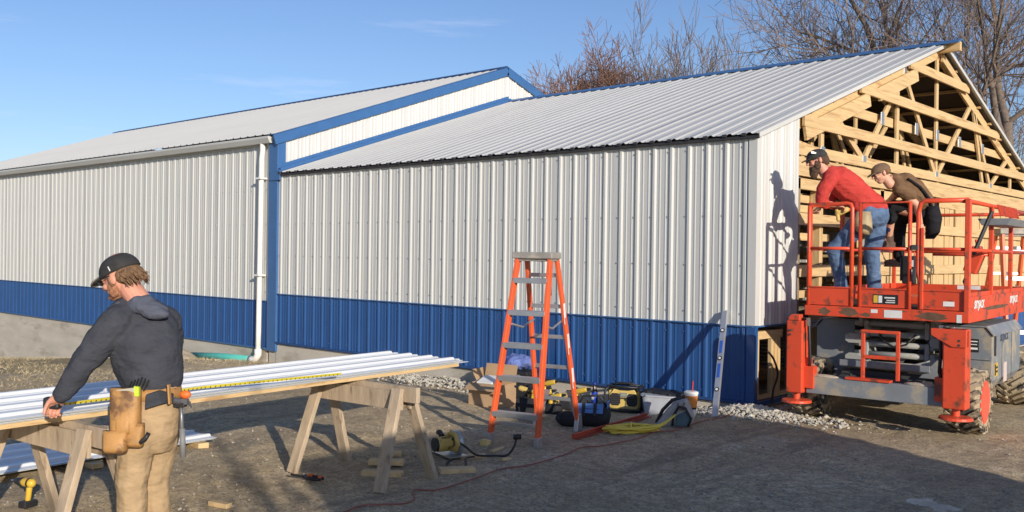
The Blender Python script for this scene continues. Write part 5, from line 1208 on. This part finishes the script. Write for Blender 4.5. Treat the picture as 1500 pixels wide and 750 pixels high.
T.part('belt_tool', MB().cap(D(1228, 312, 9.95), D(1240, 307, 9.93), .035, .03).cap(D(1226, 308, 9.95), D(1228, 322, 9.93), .02, .02), YDULL, world=True, smooth=True)

# --- man in the brown shirt crouching on the mid rail behind him
J = dict(head=D(1291, 254, 11.0), neck=D(1308, 262, 11.05), chest=D(1324, 270, 11.1), belly=D(1346, 290, 11.2), pelvis=D(1358, 310, 11.3),
         shL=D(1318, 278, 10.95), shR=D(1326, 268, 11.3), elL=D(1343, 300, 10.92), wrL=D(1348, 326, 10.95), elR=D(1306, 292, 11.45), wrR=D(1300, 296, 11.7),
         hipL=D(1356, 314, 11.2), hipR=D(1361, 312, 11.42), knL=D(1307, 304, 11.35), knR=D(1318, 318, 11.7), anL=D(1302, 350, 11.5), anR=D(1317, 378, 11.65))
J['toeL'] = J['anL']-lat*.10-up*.05; J['toeR'] = J['anR']-lat*.10-up*.05
T, P, l, f, u = person('man in a brown shirt and brown cap bending over inside the lift, black trousers', V(J['anR'].x, J['anR'].y, J['anR'].z-.09), J, 1.0, -lat*.90-up*.40, up-lat*.35, None, None, .007, SKIN,
    hands=[(J['wrL'], lat*.1-up, -dep, -lat, 1.1, 1.0), (J['wrR'], -lat-up*.1, -up, -dep, .9, 1.0)])
h = MB()
h.limb([(D(1311, 264, 11.06), .085), (J['chest'], .145), (D(1338, 280, 11.15), .150), (D(1352, 298, 11.22), .140)])
h.limb([(J['shL'], .085), (D(1334, 286, 10.93), .075)]); h.limb([(J['shR'], .085), (D(1316, 282, 11.4), .07)]); h.limb([(D(1312, 263, 11.05), .07), (J['shL'], .08)])
cloth(T, 'brown_shirt', h, BRNS, .010, 3, .022, .09)
t = MB(); t.cap(D(1355, 304, 11.26), D(1360, 316, 11.3), .140, .140, 16)
t.limb([(J['hipL'], .118), (D(1330, 303, 11.3), .100), (J['knL'], .080), (D(1305, 322, 11.4), .064)]); t.limb([(J['hipR'], .118), (J['knR'], .085), (D(1318, 350, 11.67), .068), (J['anR'], .070)])
cloth(T, 'black_trousers', t, BLKC, .012, 3, .03, .08); boots(T, J, mat('dark_boot', (.10, .06, .045), .8))
T.part('sock', MB().cap(D(1303, 334, 11.45), D(1302, 346, 11.5), .048, .046), mat('navy_sock', (.02, .03, .10), .9), world=True, smooth=True)
T.part('cap', cap_mesh(P, l, f, u, 1.03), BRCAP, world=True, smooth=True); glasses(T, P, l, f, u, 1.0)
hm = MB(); hm.ell(P(0, -.045, .010), l*.082, f*.070, u*.055); cloth(T, 'hair', hm, HAIRB, .008, 2, .015, .02)
T.part('tool_pouch', MB().loft([(D(1366, 302, 11.1), lat*.07, dep*.08), (D(1368, 320, 11.08), lat*.09, dep*.10), (D(1366, 340, 11.08), lat*.08, dep*.09), (D(1362, 350, 11.1), lat*.05, dep*.05)], 16), BLKC, world=True, smooth=True)
T.part('harness_strap', MB().path([D(1330, 262, 10.95), D(1348, 274, 10.98), D(1362, 292, 11.05), D(1366, 308, 11.1)], .018, 8), BLKC, world=True, smooth=True)
# ------------------------------------------------------------------ box trailer parked right of the yard (its shadow lies across the foreground)
TRW = mat('trailer_white', (.70, .70, .68), .4, var=.04)
T = Thing('cargo_trailer', 'white enclosed box trailer parked on the sun side of the yard', 'trailer', (2.75, 3.05, 0))
H = 2.45
T.part('box_body', MB().box((0, 0, (H+.45)/2), (2.1, 4.5, H-.45)), TRW, bev=.05); T.part('roof', MB().box((0, 0, H+.012), (2.06, 4.4, .03)), ALU)
T.part('frame', MB().box((0, 0, .38), (1.9, 4.55, .12)).bar((0, 2.25, .40), (0, 3.4, .40), .10, .10), LDRK)
for s in (-1, 1):
    T.part('fender', MB().box((s*1.12, -.2, .72), (.22, 1.9, .04)), ALU)
    for y in (-.62, .22):
        w = T.part('wheel', MB().tube((s*1.02, y, .34), (s*1.2, y, .34), .33, n=26), TYRE); T.part('rim', MB().tube((s*1.19, y, .34), (s*1.215, y, .34), .19, n=20), ALU, parent=w)
for x in (-.525, .525): T.part('rear_door', MB().box((x, -2.265, (H+.45)/2), (1.02, .03, H-.6)), TRW, bev=.01)
T.part('jack', MB().tube((0, 3.3, .0), (0, 3.3, .6), .035), ALU)
